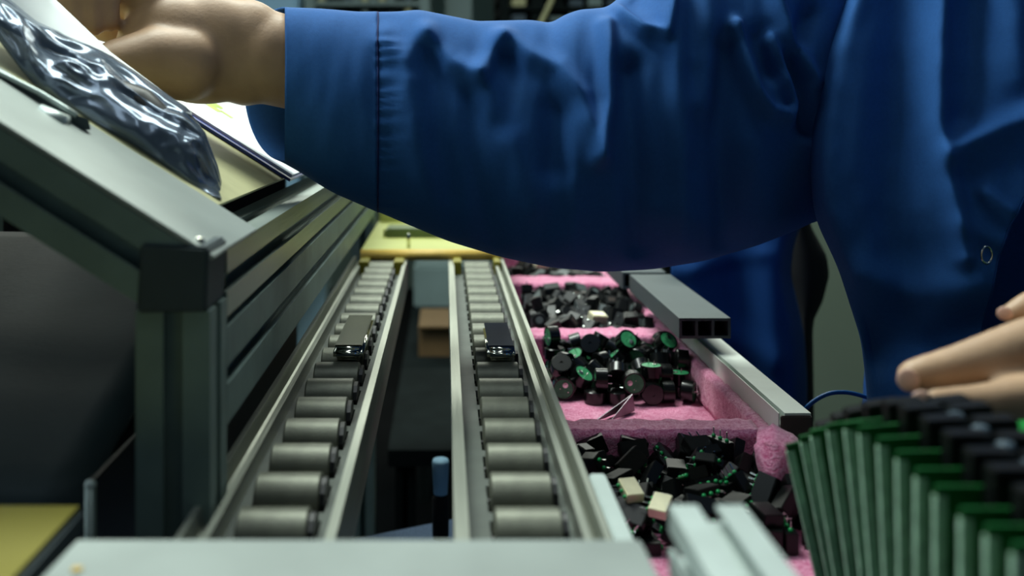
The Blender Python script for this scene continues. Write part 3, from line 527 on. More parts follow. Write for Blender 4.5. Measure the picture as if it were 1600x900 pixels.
PILES = {
 'relay': '0,1173,5303,8805,13,70,-13,70;0,1356,5934,8752,50,50,-50,-50;0,1408,5429,8752,65,65,28,28;0,1869,5931,8793,34,62,-34,-62;0,1297,5673,8752,66,-66,26,-26;0,1027,5653,8753,40,40,-58,-58;0,1298,5248,8805,30,64,30,-64;0,815,5737,8782,0,70,72,0;0,1608,5174,8752,70,-70,7,-7;0,1159,5772,8784,39,12,70,59;0,1260,5563,8802,55,70,-7,44;0,984,5333,8752,67,-67,22,-22;0,1957,5319,8782,0,-71,71,0;0,1042,5132,8797,29,-62,-34,64;0,1131,5423,8752,13,-13,-70,70;0,1647,5902,8805,70,10,70,-10;0,885,5499,8752,26,26,-66,-66;0,1788,5665,8811,64,55,-44,30;0,1503,5344,8805,16,69,16,-69;0,849,5225,8753,48,48,52,52;0,1148,5239,8783,0,-98,19,0;0,1056,5010,8752,48,-48,-52,52;0,978,5636,8817,70,70,8,8;0,1479,5797,8783,0,0,100,0;0,1194,5618,8860,76,43,-6,48;0,1654,5818,8782,3,0,0,-100;0,1184,5027,8789,47,64,55,28;0,1050,5916,8752,24,-24,-66,66;0,1828,5432,8817,29,29,65,65;0,1957,5688,8782,0,-71,-71,0;0,1355,5710,8817,31,32,65,62;0,1436,5430,8817,11,-11,70,-70;0,1787,5020,8783,0,-72,-70,0;0,944,5787,8793,8,-13,80,59;0,850,5475,8817,48,48,-52,-52;0,1925,5084,8783,55,0,0,-83;0,1658,4977,8783,99,0,0,-16;0,1479,5943,8820,9,91,-31,-27;0,1806,5415,8752,56,-56,43,-43;0,832,5709,8930,58,41,58,-41;0,1145,5506,8811,88,30,-27,-24;0,1450,5572,8809,65,12,70,28;0,1676,5377,8752,41,-41,-57,57;0,961,5180,8843,89,44,10,5;0,1607,5988,8805,0,71,0,71;0,1025,5440,8830,38,10,52,76;0,841,5903,8824,23,67,-45,55;0,1438,5059,8783,36,0,0,93;0,1265,5922,8807,65,62,-34,29;0,870,5323,8846,3,2,48,88;0,1864,5813,8795,59,-33,64,-36;0,1605,5257,8817,70,70,8,8;0,1721,5551,8820,54,33,74,-24;0,1118,5950,8817,6,9,-62,78;0,1678,5095,8818,56,58,43,41;0,1308,4954,8805,1,71,-1,71;0,905,5743,8899,51,-20,6,84;0,962,5916,8832,53,-54,25,-61;0,1856,5241,8819,70,53,-6,47;0,1640,5732,8819,76,-20,62,-3;0,1549,5616,8783,0,55,84,0;0,1862,5478,8883,25,-27,65,-66;0,1189,5029,8859,66,-52,-21,50;0,1774,5361,8875,43,70,-11,56;0,1385,5185,8805,64,30,-64,30;0,1443,5390,8908,12,20,-83,-50;0,920,5988,8905,0,-20,0,98;0,1301,5117,8805,36,-61,36,61;0,1664,5621,8850,38,-45,-2,-81;0,1831,5185,8899,72,54,-5,42;0,1927,5312,8931,26,-66,-26,66;0,977,5485,8904,73,59,18,30;0,1128,5813,8846,84,53,4,11;0,1782,5923,8890,67,46,-22,53;0,1575,5432,8849,1,83,-53,19;0,1449,5256,8805,24,67,-24,67;0,1376,5703,8882,47,44,-54,-54;0,1515,5087,8834,91,24,4,-32;0,1051,5284,8893,2,33,78,-53;0,1400,5447,8944,46,-58,29,-61;0,1879,5669,8899,64,-38,-38,55;0,1512,5588,8935,2,-63,32,-71;0,1757,5302,8914,52,14,73,-42;0,879,5580,8934,38,-77,17,49;0,1363,5906,8880,15,57,67,45;0,1765,5719,8889,69,-2,35,63;0,1282,5412,8830,54,46,-15,69;0,1641,5431,8892,10,78,-52,33;0,1344,5043,8914,85,-52,8,10;0,1169,5987,8903,0,-10,0,-100;0,1899,5594,8961,66,73,12,-10;0,1494,5926,8925,41,51,-35,-67;0,1539,5653,8941,28,-93,14,18;0,885,4952,8822,34,0,-94,0;0,1568,5789,8922,16,0,26,-95;0,969,5040,8882,22,19,39,87;0,1401,5215,8934,61,-74,-21,18;0,1575,5187,8884,28,30,-65,-64;0,1115,5730,8902,16,32,-18,-92;0,1921,5792,8921,30,-64,-9,70;0,1681,5873,8952,0,-51,-86,0;0,1542,5872,8962,8,-16,84,-51;0,1154,5892,8919,97,-22,-6,7;0,1698,5059,8881,47,-44,-53,55',
 'buzzer': '0,963,8314,8804,51,40,-58,49;0,1030,7795,8804,62,-67,24,-34;0,1895,7931,8804,66,34,62,-24;0,1715,8047,8804,27,-69,-16,-65;0,1744,7534,8804,6,-70,6,-70;0,1334,8057,8767,100,0,0,10;0,1882,8046,8804,66,-34,-62,-24;0,998,8023,8767,100,0,0,-2;0,1430,8414,8815,66,26,-50,49;0,1933,7864,8968,39,55,-38,-63;0,1659,8256,8767,0,-1,100,0;0,1645,7684,8767,0,5,100,0;0,1532,8056,8806,68,-57,-44,-9;0,1548,7865,8805,50,-54,46,-50;0,1904,8237,8804,68,53,-47,-18;0,1486,8195,8810,26,-41,85,-20;0,1372,8281,8816,9,74,-37,56;0,936,7907,8889,8,49,36,79;0,1247,8202,8804,36,-71,-4,-61;0,1163,8088,8767,78,0,0,-62;0,1634,7964,8849,50,-6,-78,36;0,1346,7535,8767,47,0,0,88;0,1155,8336,8804,69,-71,-4,15;0,1780,8137,8804,64,-68,20,-30;0,935,8226,8935,47,0,0,-88;0,1161,8453,8804,69,69,17,-17;0,921,8176,8804,65,6,70,27;0,1407,7817,8767,0,-48,-88,0;0,1613,7498,8804,27,27,65,-65;0,1877,7724,8767,99,0,0,15;0,1877,8415,8768,0,-98,17,0;0,1847,8309,8901,19,12,95,-22;0,935,7644,8805,14,-14,-69,-69;0,1245,7680,8804,66,-70,-7,-25;0,1133,7822,8804,52,-2,-71,48;0,1560,8322,8902,51,70,41,27;0,1413,7935,8882,15,-48,-84,22;0,1706,8270,8899,38,70,7,-60;0,1895,8093,8931,13,-16,-96,16;0,1275,7875,8816,51,17,-41,-73;0,1114,8201,8897,17,-95,2,-27;0,1309,8390,8883,2,-41,-72,-56;0,1492,7689,8804,49,-21,68,-51;0,1727,7832,8767,91,0,0,-40;0,1217,7937,8864,89,-27,-36,7;0,1782,7956,8946,4,25,94,-22;0,1177,7546,8767,32,0,0,-95;0,1631,8170,8903,66,38,-55,32;0,1004,8056,8899,67,63,32,22;0,1894,8245,9019,20,-2,-92,-33;0,1305,8065,8899,66,60,-37,-25;0,1435,8134,8901,26,74,58,22;0,1615,8453,8804,27,27,65,-65;0,1758,8453,8892,69,69,-16,16;0,1223,7546,8899,66,-29,-64,25;0,1753,7669,8903,37,-63,37,-57;0,1456,8317,8958,36,-55,7,75;0,1610,7630,8862,81,0,0,58;0,898,8416,8951,6,-70,-6,70;0,923,8281,9067,35,-68,19,-61;0,1029,8441,8908,6,6,-70,70;0,1622,8404,8991,35,75,-55,-11;0,1584,7757,8931,62,-26,-34,-66;0,1087,7679,8882,2,-76,57,33;0,1467,7501,8890,46,-44,54,55;0,1369,7630,8923,17,14,-86,46;0,1906,8452,8975,46,46,54,-54;0,1095,7943,8890,16,-47,76,-41;0,1752,7838,8863,94,0,0,34;0,1238,8166,9018,46,38,31,-74;0,1626,7586,8957,0,51,86,0;0,1257,8276,8946,31,31,-90,8;0,1910,7546,8804,50,22,-67,-50;0,1546,8228,9037,45,-80,-40,0;0,1882,7724,8862,0,-78,63,0;0,1367,8411,9000,64,-24,13,-72;0,937,7754,8946,37,10,-31,87;0,1146,8415,8976,26,56,19,76',
 'misc': '0,1648,9577,8760,0,-86,-50,0;1,1788,9517,8770,0,35,-94,0;2,1523,10851,8765,10,0,0,100;0,1487,10360,8800,15,-69,-15,-69;1,1388,9134,8785,11,11,70,70;2,1037,10027,8790,37,-69,17,60;0,1089,10645,8806,18,-62,-15,-75;1,943,9931,8785,66,66,27,27;2,1741,9891,8789,21,-51,-49,-68;0,1913,9384,8800,57,-42,-57,-42;1,1145,10455,8770,46,0,0,-89;2,1254,9610,8789,65,17,69,-28;0,1312,10897,8809,43,-35,81,18;1,1365,9482,8785,39,-59,39,59;2,1908,10735,8765,83,0,0,56;0,1113,9583,8760,0,-81,-58,0;1,932,10502,8785,67,67,-22,-22;2,1390,10309,8789,67,-51,-49,-23;0,1440,9739,8760,100,0,0,0;1,915,10100,8770,0,-71,-70,0;2,1713,9049,8789,59,70,8,39;0,1511,9223,8760,0,86,-52,0;1,1711,9691,8785,18,18,68,68;2,985,9182,8790,7,-23,67,-70;0,1818,10030,8760,62,0,0,-78;1,1908,9622,8785,64,30,64,-30;2,1434,10719,8789,67,-32,-63,22;0,1220,10544,8780,16,16,69,69;1,1401,10981,8770,92,0,0,40;2,1300,10615,8789,44,-29,64,55;0,1698,10753,8800,51,49,-51,49;1,1782,10865,8785,60,-38,-60,-38;2,1203,9904,8789,50,-42,57,50;0,1253,9252,8780,61,61,-35,-35;1,1057,10802,8770,86,0,0,51;2,1396,9955,8802,2,-37,-83,-41;0,1560,9481,8788,75,59,-19,-24;1,1340,10089,8785,51,-49,51,49;2,1439,10267,8914,98,17,-6,-9;0,1489,10506,8760,98,0,0,18;1,1566,10733,8785,45,-55,45,55;2,1559,11012,8765,0,-84,54,0;0,1520,10036,8760,51,0,0,86;1,1732,10447,8785,68,-68,-20,20;2,1794,9493,8889,13,56,-43,70;0,1184,10161,8760,0,-85,-52,0;1,1802,9162,8770,40,0,0,-92;2,1397,9469,8919,70,-56,-43,-9;0,1507,9944,8881,10,69,-14,70;1,1600,9834,8785,8,-8,-70,70;2,1238,10322,8800,21,69,62,-31;0,1950,10219,8800,71,0,-71,0;1,931,9065,8884,19,-68,68,-18;2,1224,9087,8765,32,0,0,95;0,1866,10792,8890,33,62,-33,62;1,999,9793,8785,69,-69,14,-14;2,1056,9432,8789,25,-52,48,-66;0,1057,9552,8871,36,10,66,66;1,1887,9034,8785,8,8,70,70;2,1471,9382,8765,69,0,0,-72;0,1578,11040,8850,0,-100,0,0;1,1760,10326,8785,22,67,22,-67;2,1600,10219,8765,0,-35,-94,0;0,1618,10567,8760,0,-84,55,0;1,1669,10924,8811,50,-70,9,50;2,1676,10062,8797,29,64,45,55;0,1348,10089,8890,0,-99,-16,0;1,1815,9716,8895,94,-26,18,9;2,1137,10517,8881,56,11,6,-82;0,1723,10163,8841,12,20,-86,45;1,1116,10076,8868,88,-34,18,-28;2,955,10684,8789,15,-4,-71,69;0,1064,9030,8809,87,0,50,0;1,1923,10923,8770,0,100,-1,0;2,1223,10770,8789,57,-63,-32,41;0,1469,10169,8800,57,42,57,-42;1,930,9889,8900,14,0,0,99;2,1683,9421,8790,26,65,-27,66;0,1603,10365,8801,71,-22,-25,-62;1,1078,10238,8785,71,-4,-71,-4;2,1311,10217,8859,8,-54,-19,82;0,1558,10592,8840,0,-29,96,0;1,1339,9329,8785,47,-47,-53,53;2,895,10264,8789,46,-54,-46,54;0,922,10073,8900,63,-32,63,32;1,1371,11031,8885,70,-70,12,-12;2,1763,9339,8790,28,24,66,65;0,1125,9706,8800,41,-58,-41,-58;1,916,9537,8770,71,0,0,70;2,1689,9240,8789,19,29,64,68;0,1901,9399,8940,20,-20,-68,68;1,1899,9950,8842,14,13,-1,98;2,1849,10206,8798,54,-47,62,-31;0,1125,10997,8760,18,0,0,98;1,1602,9328,8848,33,19,83,-41;2,1145,9173,8789,70,47,53,6;0,1066,9270,8836,4,-80,-48,37;1,1571,9051,8785,61,61,36,36;2,1023,10370,8832,13,-23,82,-50;0,1673,9682,8949,75,60,22,-16;1,1581,10071,8887,22,51,69,-47;2,1177,11018,8845,0,-71,-71,0;0,938,9300,8760,0,100,7,0;1,1450,9290,8897,45,-10,-65,-60;2,895,10371,8878,64,31,-64,-31;0,1345,10459,8817,62,42,13,65;1,1793,10870,8900,0,95,30,0;2,1570,10450,8871,75,20,40,-49;0,1277,9455,8932,19,58,17,-77;1,975,9676,8785,69,-15,-69,-15;2,1573,9723,8845,28,-8,84,46;0,1900,10495,8780,9,9,-70,-70;1,1536,10606,8945,4,-71,4,71;2,1920,10696,8855,1,0,0,-100;0,1224,10864,8900,87,11,38,30;1,1086,9885,8850,90,7,-36,-23;2,1037,10011,8933,34,-90,24,-13;0,1351,9835,8822,28,90,-13,31;1,1900,11019,8860,0,-1,-25,-97;2,1514,10720,8919,71,-70,8,3;0,956,10534,8890,0,86,-50,0;1,1765,9864,8904,1,-16,9,-98;2,1920,9262,8765,0,-79,62,0;0,1901,9823,8943,20,2,-98,-9;1,1201,9456,8785,58,-40,-58,-40;2,984,10172,8885,14,68,72,10;0,1090,10848,8860,2,0,0,-100;1,1461,9616,8815,84,29,-15,44;2,1234,10569,8918,72,-9,62,30;0,1746,10022,8890,32,-59,-72,-18;1,1639,9555,8870,18,93,-31,-6;2,1921,10326,8789,46,46,-54,54;0,1885,10088,8881,59,75,0,-31;1,1752,10645,8770,0,-75,66,0;2,1177,9565,8907,70,7,59,41;0,1407,9748,8972,43,-83,32,-16;1,1471,9814,8904,15,30,50,-79;2,1931,9952,8959,61,-18,76,-12;0,1242,9994,8780,70,-70,12,-12;1,1918,9578,8915,70,70,-5,-5;2,895,10741,8921,58,-40,-58,40;0,1131,9266,8913,32,-19,-86,36;1,1389,10610,8892,29,11,-69,65;2,949,10979,8765,0,100,-1,0;0,1183,10394,8924,69,25,-23,64;1,1462,9063,8891,50,-20,24,-81;2,1486,10113,8968,82,-29,-30,40;0,977,9570,8968,48,57,-57,-33;1,1792,9762,9018,23,55,-14,-79;2,1913,10406,8889,32,-24,33,86;0,1391,9945,8972,66,31,-68,-10;1,1176,10692,8890,4,32,-50,-80;2,1057,10264,8933,25,-24,-84,43;0,1522,9186,8885,75,6,-65,7;1,1306,9903,8902,17,46,45,74;2,1280,9312,8894,3,-95,30,-6;0,1919,10102,8985,71,-3,24,-66;1,1857,10556,8882,48,-11,-38,-78;2,1327,9708,8873,32,13,52,-78;0,1504,10837,8871,2,-2,18,98;1,1893,9103,8897,87,-26,-6,-42;2,1634,10398,8919,83,44,6,33;0,1631,9937,8923,46,30,32,-77;1,1689,9576,8975,78,-5,-61,15;2,1910,10318,8996,42,73,-54,8;0,1230,9983,8942,78,-32,-46,-27;1,1719,10666,8903,42,-91,2,0;2,1098,10821,8969,58,-63,31,-41;0,890,10253,8970,30,-64,-30,64;1,1029,9174,8940,38,11,28,-87;2,922,10865,8790,37,41,58,-60;0,910,10736,9033,6,71,70,-6;1,1119,9912,9006,12,84,45,27;2,1576,9046,8927,21,-26,16,-93;0,1676,10538,8907,49,27,-28,78;1,1012,10431,8983,11,59,53,-60;2,1193,10219,8882,18,-92,5,-35;0,1190,9801,8885,91,34,25,-6;1,1128,10329,8987,41,15,31,-85;2,1323,10727,8789,64,-44,-55,29;0,1397,10232,8986,11,-16,97,15;1,1037,9020,8962,61,61,35,-35;2,1571,10221,8880,58,29,65,40;0,1794,10348,8890,59,0,0,80;1,947,10865,8922,43,-45,54,57;2,919,9428,8953,42,31,-51,68;0,1189,9012,8870,2,2,72,-69;1,1208,10069,8983,81,-45,-35,-11;2,1786,9187,8889,60,65,28,38;0,1640,9163,8876,56,-35,65,37;1,1365,9184,8941,22,-86,-34,-31;2,898,9529,8889,18,-69,15,-68;0,1116,10161,8964,76,50,40,-7;1,1010,10724,8936,49,54,-59,-36;2,1056,9420,8928,75,-64,16,11;0,1508,9583,8928,25,-16,84,-44;1,1736,9060,8922,60,-63,-26,42;2,1909,10691,8977,8,19,-24,95;0,1000,10178,9028,60,37,-21,-68;1,1173,9100,8991,39,-4,57,72;2,1808,9311,8918,14,20,77,-58;0,1724,9427,8942,49,-27,80,21;1,1554,10308,9012,17,49,-6,-86;2,1192,10196,9037,66,8,36,66;0,1357,10426,8915,12,23,-18,95;1,1734,10105,8993,71,-25,-27,-59;2,1778,10395,8999,37,27,65,60;0,1458,10907,8928,18,94,30,-4;1,1391,10367,8997,42,-35,34,76;2,1437,11030,8995,0,-16,-99,0;0,1071,10606,8983,52,22,67,-49;1,1237,9225,8996,25,-28,-83,42;2,1248,9102,8879,14,-18,68,69;0,1850,10236,8951,37,-91,13,13;1,1940,10514,9009,60,-37,60,-37;2,1685,10245,8889,86,-38,-20,-30;0,1277,10906,8958,34,-45,-80,21;1,1781,9204,9015,10,-99,6,-6;2,1185,9378,8964,69,8,-18,-70;0,1078,9683,8954,61,-41,-62,26;1,1330,10083,9028,27,83,-37,-31;2,904,9746,8913,66,33,57,37;0,1545,9434,8914,40,-40,-76,33;1,1779,10563,9004,64,58,32,-40;2,1921,9698,9008,79,-15,-53,28;0,1134,10293,9100,42,90,3,7;1,1655,9794,8941,66,34,-46,-48;2,1368,10790,8911,28,-42,-46,73;0,1942,9222,8949,64,30,-59,-39;1,919,9643,9072,5,82,-4,-57;2,1218,9753,8951,38,-47,-77,-18;0,1003,9737,8910,45,45,-55,-55;1,1754,11035,8866,0,38,0,92;2,949,9936,9019,71,12,70,-1;0,1532,9954,9022,35,39,-59,-62;1,1685,10304,8972,40,90,18,-5;2,1616,10496,9017,84,44,2,32;0,1512,10841,8999,17,-22,34,-90;1,1669,10824,8942,51,-48,71,-1;2,1323,9576,8895,44,-24,-86,-6',
 'far': '0,922,13292,8760,0,76,-65,0;1,1262,13287,8785,6,-70,-6,-70;0,1604,13141,8780,46,-46,-54,54;1,1201,12069,8785,47,53,47,-53;0,1163,13507,8760,96,0,0,-27;1,1031,12173,8770,0,95,31,0;0,1616,12669,8780,70,70,-11,-11;1,1921,13364,8785,3,-3,-71,71;0,1222,12772,8780,49,49,51,51;1,1582,12877,8785,14,-69,14,69;0,1685,12799,8780,46,-46,-54,53;1,1598,11914,8785,42,56,42,-56;0,1312,12856,8800,18,-68,-18,-68;1,1752,12646,8785,46,46,-54,-54;0,1823,12174,8800,66,-24,66,24;1,923,12443,8785,15,69,-15,69;0,1840,11870,8780,16,16,69,69;1,1370,12315,8785,69,16,-69,16;0,1802,12883,8780,71,71,-4,-4;1,1033,12580,8770,28,0,0,96;0,1456,11995,8804,37,6,93,-2;1,1323,13041,8770,0,11,99,0;0,1235,11917,8760,86,0,0,51;1,1488,13192,8770,4,0,0,-100;0,1635,12366,8800,69,17,69,-17;1,933,13138,8799,32,0,-95,0;0,1921,12720,8800,10,70,10,-70;1,1400,12604,8770,0,76,-65,0;0,1550,12276,8760,0,-97,25,0;1,1657,12975,8785,62,-34,62,34;0,1822,13234,8760,90,0,0,45;1,1935,12475,8785,71,2,-71,2;0,1112,11883,8874,86,-16,49,5;1,1768,13364,8785,65,-28,-65,-28;0,1023,11790,8760,100,0,0,4;1,1435,12454,8785,66,-25,-66,-25;0,1930,11940,8800,50,50,50,-50;1,1086,11680,8785,50,-50,-50,-50;0,1286,12415,8800,69,-17,69,17;1,931,11910,8785,27,-65,27,65;0,1135,12219,8800,26,66,26,-66;1,928,12685,8785,62,62,-33,-33;0,939,11677,8780,71,71,-1,-1;1,1897,13029,8770,0,-78,63,0;0,1062,13229,8800,71,2,-71,2;1,1738,11775,8770,100,0,0,7;0,1861,12454,8888,32,4,-1,-94;1,1341,13515,8785,54,54,-45,-45;0,1635,12479,8800,47,53,-47,53;1,1882,12328,8785,64,31,64,-31;0,1785,12064,8760,91,0,0,-42;1,1084,13404,8770,0,-50,87,0;0,1522,13540,8800,71,0,71,0;1,1007,12384,8785,15,69,-15,69;0,1467,13392,8800,60,-37,60,37;1,1430,12185,8770,90,0,0,-43;0,1201,12492,8780,69,69,14,14;1,1313,11736,8770,100,0,0,-9;0,1479,13028,8807,46,13,24,-84;1,1278,12184,8853,27,-86,-4,43;0,1801,12441,8780,9,-9,70,-70;1,1475,12742,8785,32,63,32,-63;0,1801,13535,8800,39,-59,-39,-59;1,1748,13081,8785,65,29,65,-29;0,1319,13190,8819,63,-68,20,32;1,1120,12868,8785,36,-36,61,-61;0,1854,13222,8840,90,0,0,-43;1,1001,11784,8876,67,-19,18,70;0,1581,11898,8930,33,-62,-33,-62;1,1647,13454,8785,68,-18,-68,-18;0,1439,12891,8839,22,-12,-85,47;1,1358,12562,8885,12,23,96,-3;0,1659,13019,8910,14,-14,-69,69;1,1168,13092,8802,17,36,83,40;0,1492,11784,8791,38,-15,34,-84;1,1193,12605,8819,1,-20,47,86;0,1566,12616,8874,94,15,0,-32;1,1354,12039,8860,68,58,4,45;0,1197,12811,8895,22,-51,82,-13;1,1032,12900,8879,35,29,89,-7;0,1910,12980,8860,0,0,0,-100;1,1888,11705,8785,41,-58,-41,-58;0,1166,13270,8845,54,46,-27,-65;1,1726,12316,8785,56,56,43,43;0,1085,13034,8821,32,-90,6,-30;1,1105,13501,8865,44,-10,-6,-89;0,1429,12755,8933,1,76,60,-25;1,931,12486,8915,56,43,-56,43;0,1496,12980,8895,24,44,-42,-75;1,1599,13425,8900,82,0,0,-56;0,1191,11712,8780,50,50,-50,-50;1,1592,11708,8812,94,13,30,-2;0,1505,12413,8880,32,20,-9,92;1,924,12992,8785,69,-17,69,17;0,1054,12005,8780,40,40,-59,-59;1,1044,12761,8770,0,-87,-49,0;0,1681,12308,8913,15,-24,-96,-4;1,1337,12723,8880,61,5,24,75;0,925,12284,8800,49,51,49,-51;1,1337,11879,8822,34,7,-91,-23;0,1131,12671,8880,83,-35,-27,-33;1,1802,13102,8916,93,5,-13,33;0,1105,12376,8800,16,-69,16,69;1,1185,12962,8922,70,-47,-19,-51;0,1608,13164,8880,0,-29,-96,0;1,1665,12703,8911,23,17,67,68;0,1932,12229,8883,54,-46,66,-25;1,1755,12547,8890,6,-42,-88,-21;0,1036,12178,8870,6,39,92,-4;1,938,13469,8770,0,-58,-82,0;0,1412,12331,8890,94,0,0,-33;1,1703,12005,8855,23,45,-59,-63;0,1203,12118,8928,38,26,11,-88;1,1829,12009,8883,67,56,43,22;0,1571,12769,8920,67,39,63,-2;1,1664,12176,8810,27,-16,22,92;0,1476,12184,8860,0,-98,-19,0;1,931,12069,8852,3,-71,60,38;0,1734,11686,8882,5,4,-80,59;1,1330,13025,8885,47,-47,53,-53;0,1422,13178,8898,36,-75,52,-18;1,1487,11706,8890,25,17,-82,49;0,1472,13289,8877,2,-21,-43,88;1,1273,12433,8930,0,-70,-72,0;0,1668,13269,8780,66,-66,26,-26;1,991,12773,8903,66,42,-47,41;0,1187,11960,8902,76,45,28,-37;1,1229,12324,8785,67,23,-67,23;0,1446,11886,8887,58,65,7,-48;1,1582,12078,8877,82,35,-5,-45',
}

def parse(k): return [[float(a) for a in s.split(',')] for s in PILES[k].split(';')]
def proto_tree(root):
    for o in [root]+list(root.children): pass
    return root
def dup(root, loc, q, name=None):
    r = root.copy(); C.objects.link(r); r.location = loc; r.rotation_mode = 'QUATERNION'; r.rotation_quaternion = q
    for ch in root.children:
        c = ch.copy(); C.objects.link(c); c.parent = r
        for g in ch.children: d = g.copy(); C.objects.link(d); d.parent = c
    return r
def label_ends(L, what, where):
    used = set()
    for key, word in ((lambda o: -o.location.z, 'topmost'), (lambda o: o.location.y, 'nearest'), (lambda o: -o.location.x, 'rightmost')):
        o = min((q for q in L if q.name not in used), key=key); used.add(o.name)
        o['label'] = '%s %s of the heap in the %s' % (word, what, where)
def drop(root):
    for ch in list(root.children): bpy.data.objects.remove(ch)
    bpy.data.objects.remove(root)
def buzzer(face, label, group=None):
    t = thing('buzzer', label, 'buzzer', (0,0,0), group); R = .0086
    bm = bmesh.new(); lathe(bm, [(0, .0040), (.0013, .0040), (.0014, .0047), (R-.0007, .0047), (R, .0041), (R, -.0047), (R-.0009, -.0047), (R-.0009, -.0036), (0, -.0036)], 24); o = obj('housing', bm, 'blackg', t, True)
    modifier(o, 'EDGE_SPLIT', split_angle=math.radians(35)); bake(o)
    bm = bmesh.new(); lathe(bm, [(0, -.0043), (R-.0011, -.0043), (R-.0011, -.0037), (0, -.0037)], 20); obj('base_disc', bm, face, t)
    for s in (-1, 1):
        bm = bmesh.new(); lathe(bm, [(0, -.0085), (.0004, -.0085), (.0004, -.0042), (0, -.0042)], 6, Matrix.Translation((s*.0034, 0, 0))); obj('pin', bm, 'pins', t)
    bm = bmesh.new(); lathe(bm, [(0, -.0036), (.0022, -.0036), (.0022, -.0050), (0, -.0052)], 10, Matrix.Translation((0, .0035, 0))); obj('solder_blob', bm, 'pins', t)
    return t
def relay(top, label, group=None):
    t = thing('relay', label, 'relay', (0,0,0), group)
    obj('case', B(-.0085, .0085, -.0032, .0032, -.0048, .0062, .0004), top if top == 'cream' else 'blackm', t)
    for k in range(3):
        x = -.0055+.0055*k
        bm = bmesh.new(); bmesh.ops.create_icosphere(bm, subdivisions=2, radius=.0013); bmesh.ops.translate(bm, verts=bm.verts, vec=(x, 0, -.0055)); obj('bead', bm, 'green', t, True)
        bm = bmesh.new(); box(bm, x-.0004, x+.0004, -.0002, .0002, -.0105, -.0050); obj('pin', bm, 'pins', t)
    return t
def block(kind, label, group=None):
    t = thing({'cap': 'capacitor', 'flat': 'connector_block', 'cube': 'coil_block', 'round': 'round_coil', 'silver': 'crystal_can'}[kind], label, 'component', (0,0,0), group)
    if kind in ('flat', 'silver'):
        obj('body', B(-.008, .008, -.006, .006, -.004, .004, .0006), 'cream' if kind == 'silver' else 'black', t)
        obj('lid', B(-.0068, .0068, -.0048, .0048, .0039, .0044), 'cream' if kind == 'silver' else 'grey', t)
        for s in (-1, 1): obj('pin', B(s*.004-.0005, s*.004+.0005, -.0003, .0003, -.0070, -.004), 'pins', t)
    elif kind == 'cube':
        obj('body', B(-.0065, .0065, -.0065, .0065, -.005, .005, .0006), 'black', t)
        obj('winding', B(-.0068, .0068, -.0045, .0045, -.003, .003, .0008), 'brown', t)
        for s in (-1, 1): obj('pin', B(s*.004-.0004, s*.004+.0004, -.0004, .0004, -.0075, -.005), 'pins', t)
    else:
        bm = bmesh.new(); lathe(bm, [(0, -.0045), (.0064, -.0045), (.0070, -.0038), (.0070, .0038), (.0064, .0045), (0, .0045)], 20); obj('body', bm, 'black', t)
        bm = bmesh.new(); lathe(bm, [(0, .0045), (.0036, .0045), (.0036, .0050), (0, .0050)], 14); obj('core', bm, 'grey', t)
    return t
def rows_of(k):
    for r in parse(k): yield int(r[0]), Vector(r[1:4])/1e4, Quaternion([a/100 for a in r[4:8]]).normalized()
# buzzers
data = list(rows_of('buzzer'))
# the topmost few pieces get faces and labels of their own
pg = buzzer('gface', 'black round buzzer with a green underside in the heap on the middle foam compartment', 'black buzzers heaped in the middle foam compartment')
order = sorted(range(len(data)), key=lambda i: data[i][1].y)
PB = [dup(pg, loc, q) for v, loc, q in data]
label_ends(PB, 'black round buzzer', 'middle foam compartment')
drop(pg)
pr = relay('black', 'small flat black relay with green beaded pins in the nearest foam compartment', 'black relays heaped in the nearest foam compartment')
PR = [dup(pr, loc, q) for v, loc, q in rows_of('relay')]
label_ends(PR, 'flat black relay with beaded pins', 'nearest foam compartment')
drop(pr)
for pos, rx, spin, rz, lab in ((W(984, 766, .512), -1.3, 1.5, .12, 'cream-topped relay with silver pins, left of the two pale squares'), (W(1030, 790, .500), -1.3, 1.75, -.3, 'cream-topped relay, right and nearer of the two pale squares')):
    r = relay('cream', lab); r.location = pos; r.scale = (.85,)*3; r.rotation_euler = (Matrix.Rotation(rz, 3, 'Z') @ Matrix.Rotation(rx, 3, 'X') @ Matrix.Rotation(spin, 3, 'Y')).to_euler()
P3 = [block('flat', 'dark rectangular connector block in the third foam compartment', 'connector blocks in the third foam compartment'),
      block('cube', 'dark square coil block in the third foam compartment', 'coil blocks in the third foam compartment'),
      block('round', 'dark round coil in the third foam compartment', 'round coils in the third foam compartment')]
PM = [dup(P3[v], loc, q) for v, loc, q in rows_of('misc')]; label_ends(PM, 'dark component', 'third foam compartment')
for p in P3: drop(p)
P4 = [block('flat', 'dark flat component in the farthest foam compartment', 'flat components in the farthest foam compartment'),
      block('cube', 'dark squarish component in the farthest foam compartment', 'squarish components in the farthest foam compartment')]
PF = [dup(P4[v], loc, q) for v, loc, q in rows_of('far')]; label_ends(PF, 'dark component', 'farthest foam compartment')
for p in P4: drop(p)
for pos, lab in ((W(934, 496, .93), 'bright pale metal can on the dark blocks of the third compartment'), (W(845, 412, 1.2), 'whitish component on top of the farthest heap')):
    r = block('silver', lab); r.location = pos; r.rotation_euler = (.25, .1, .3)

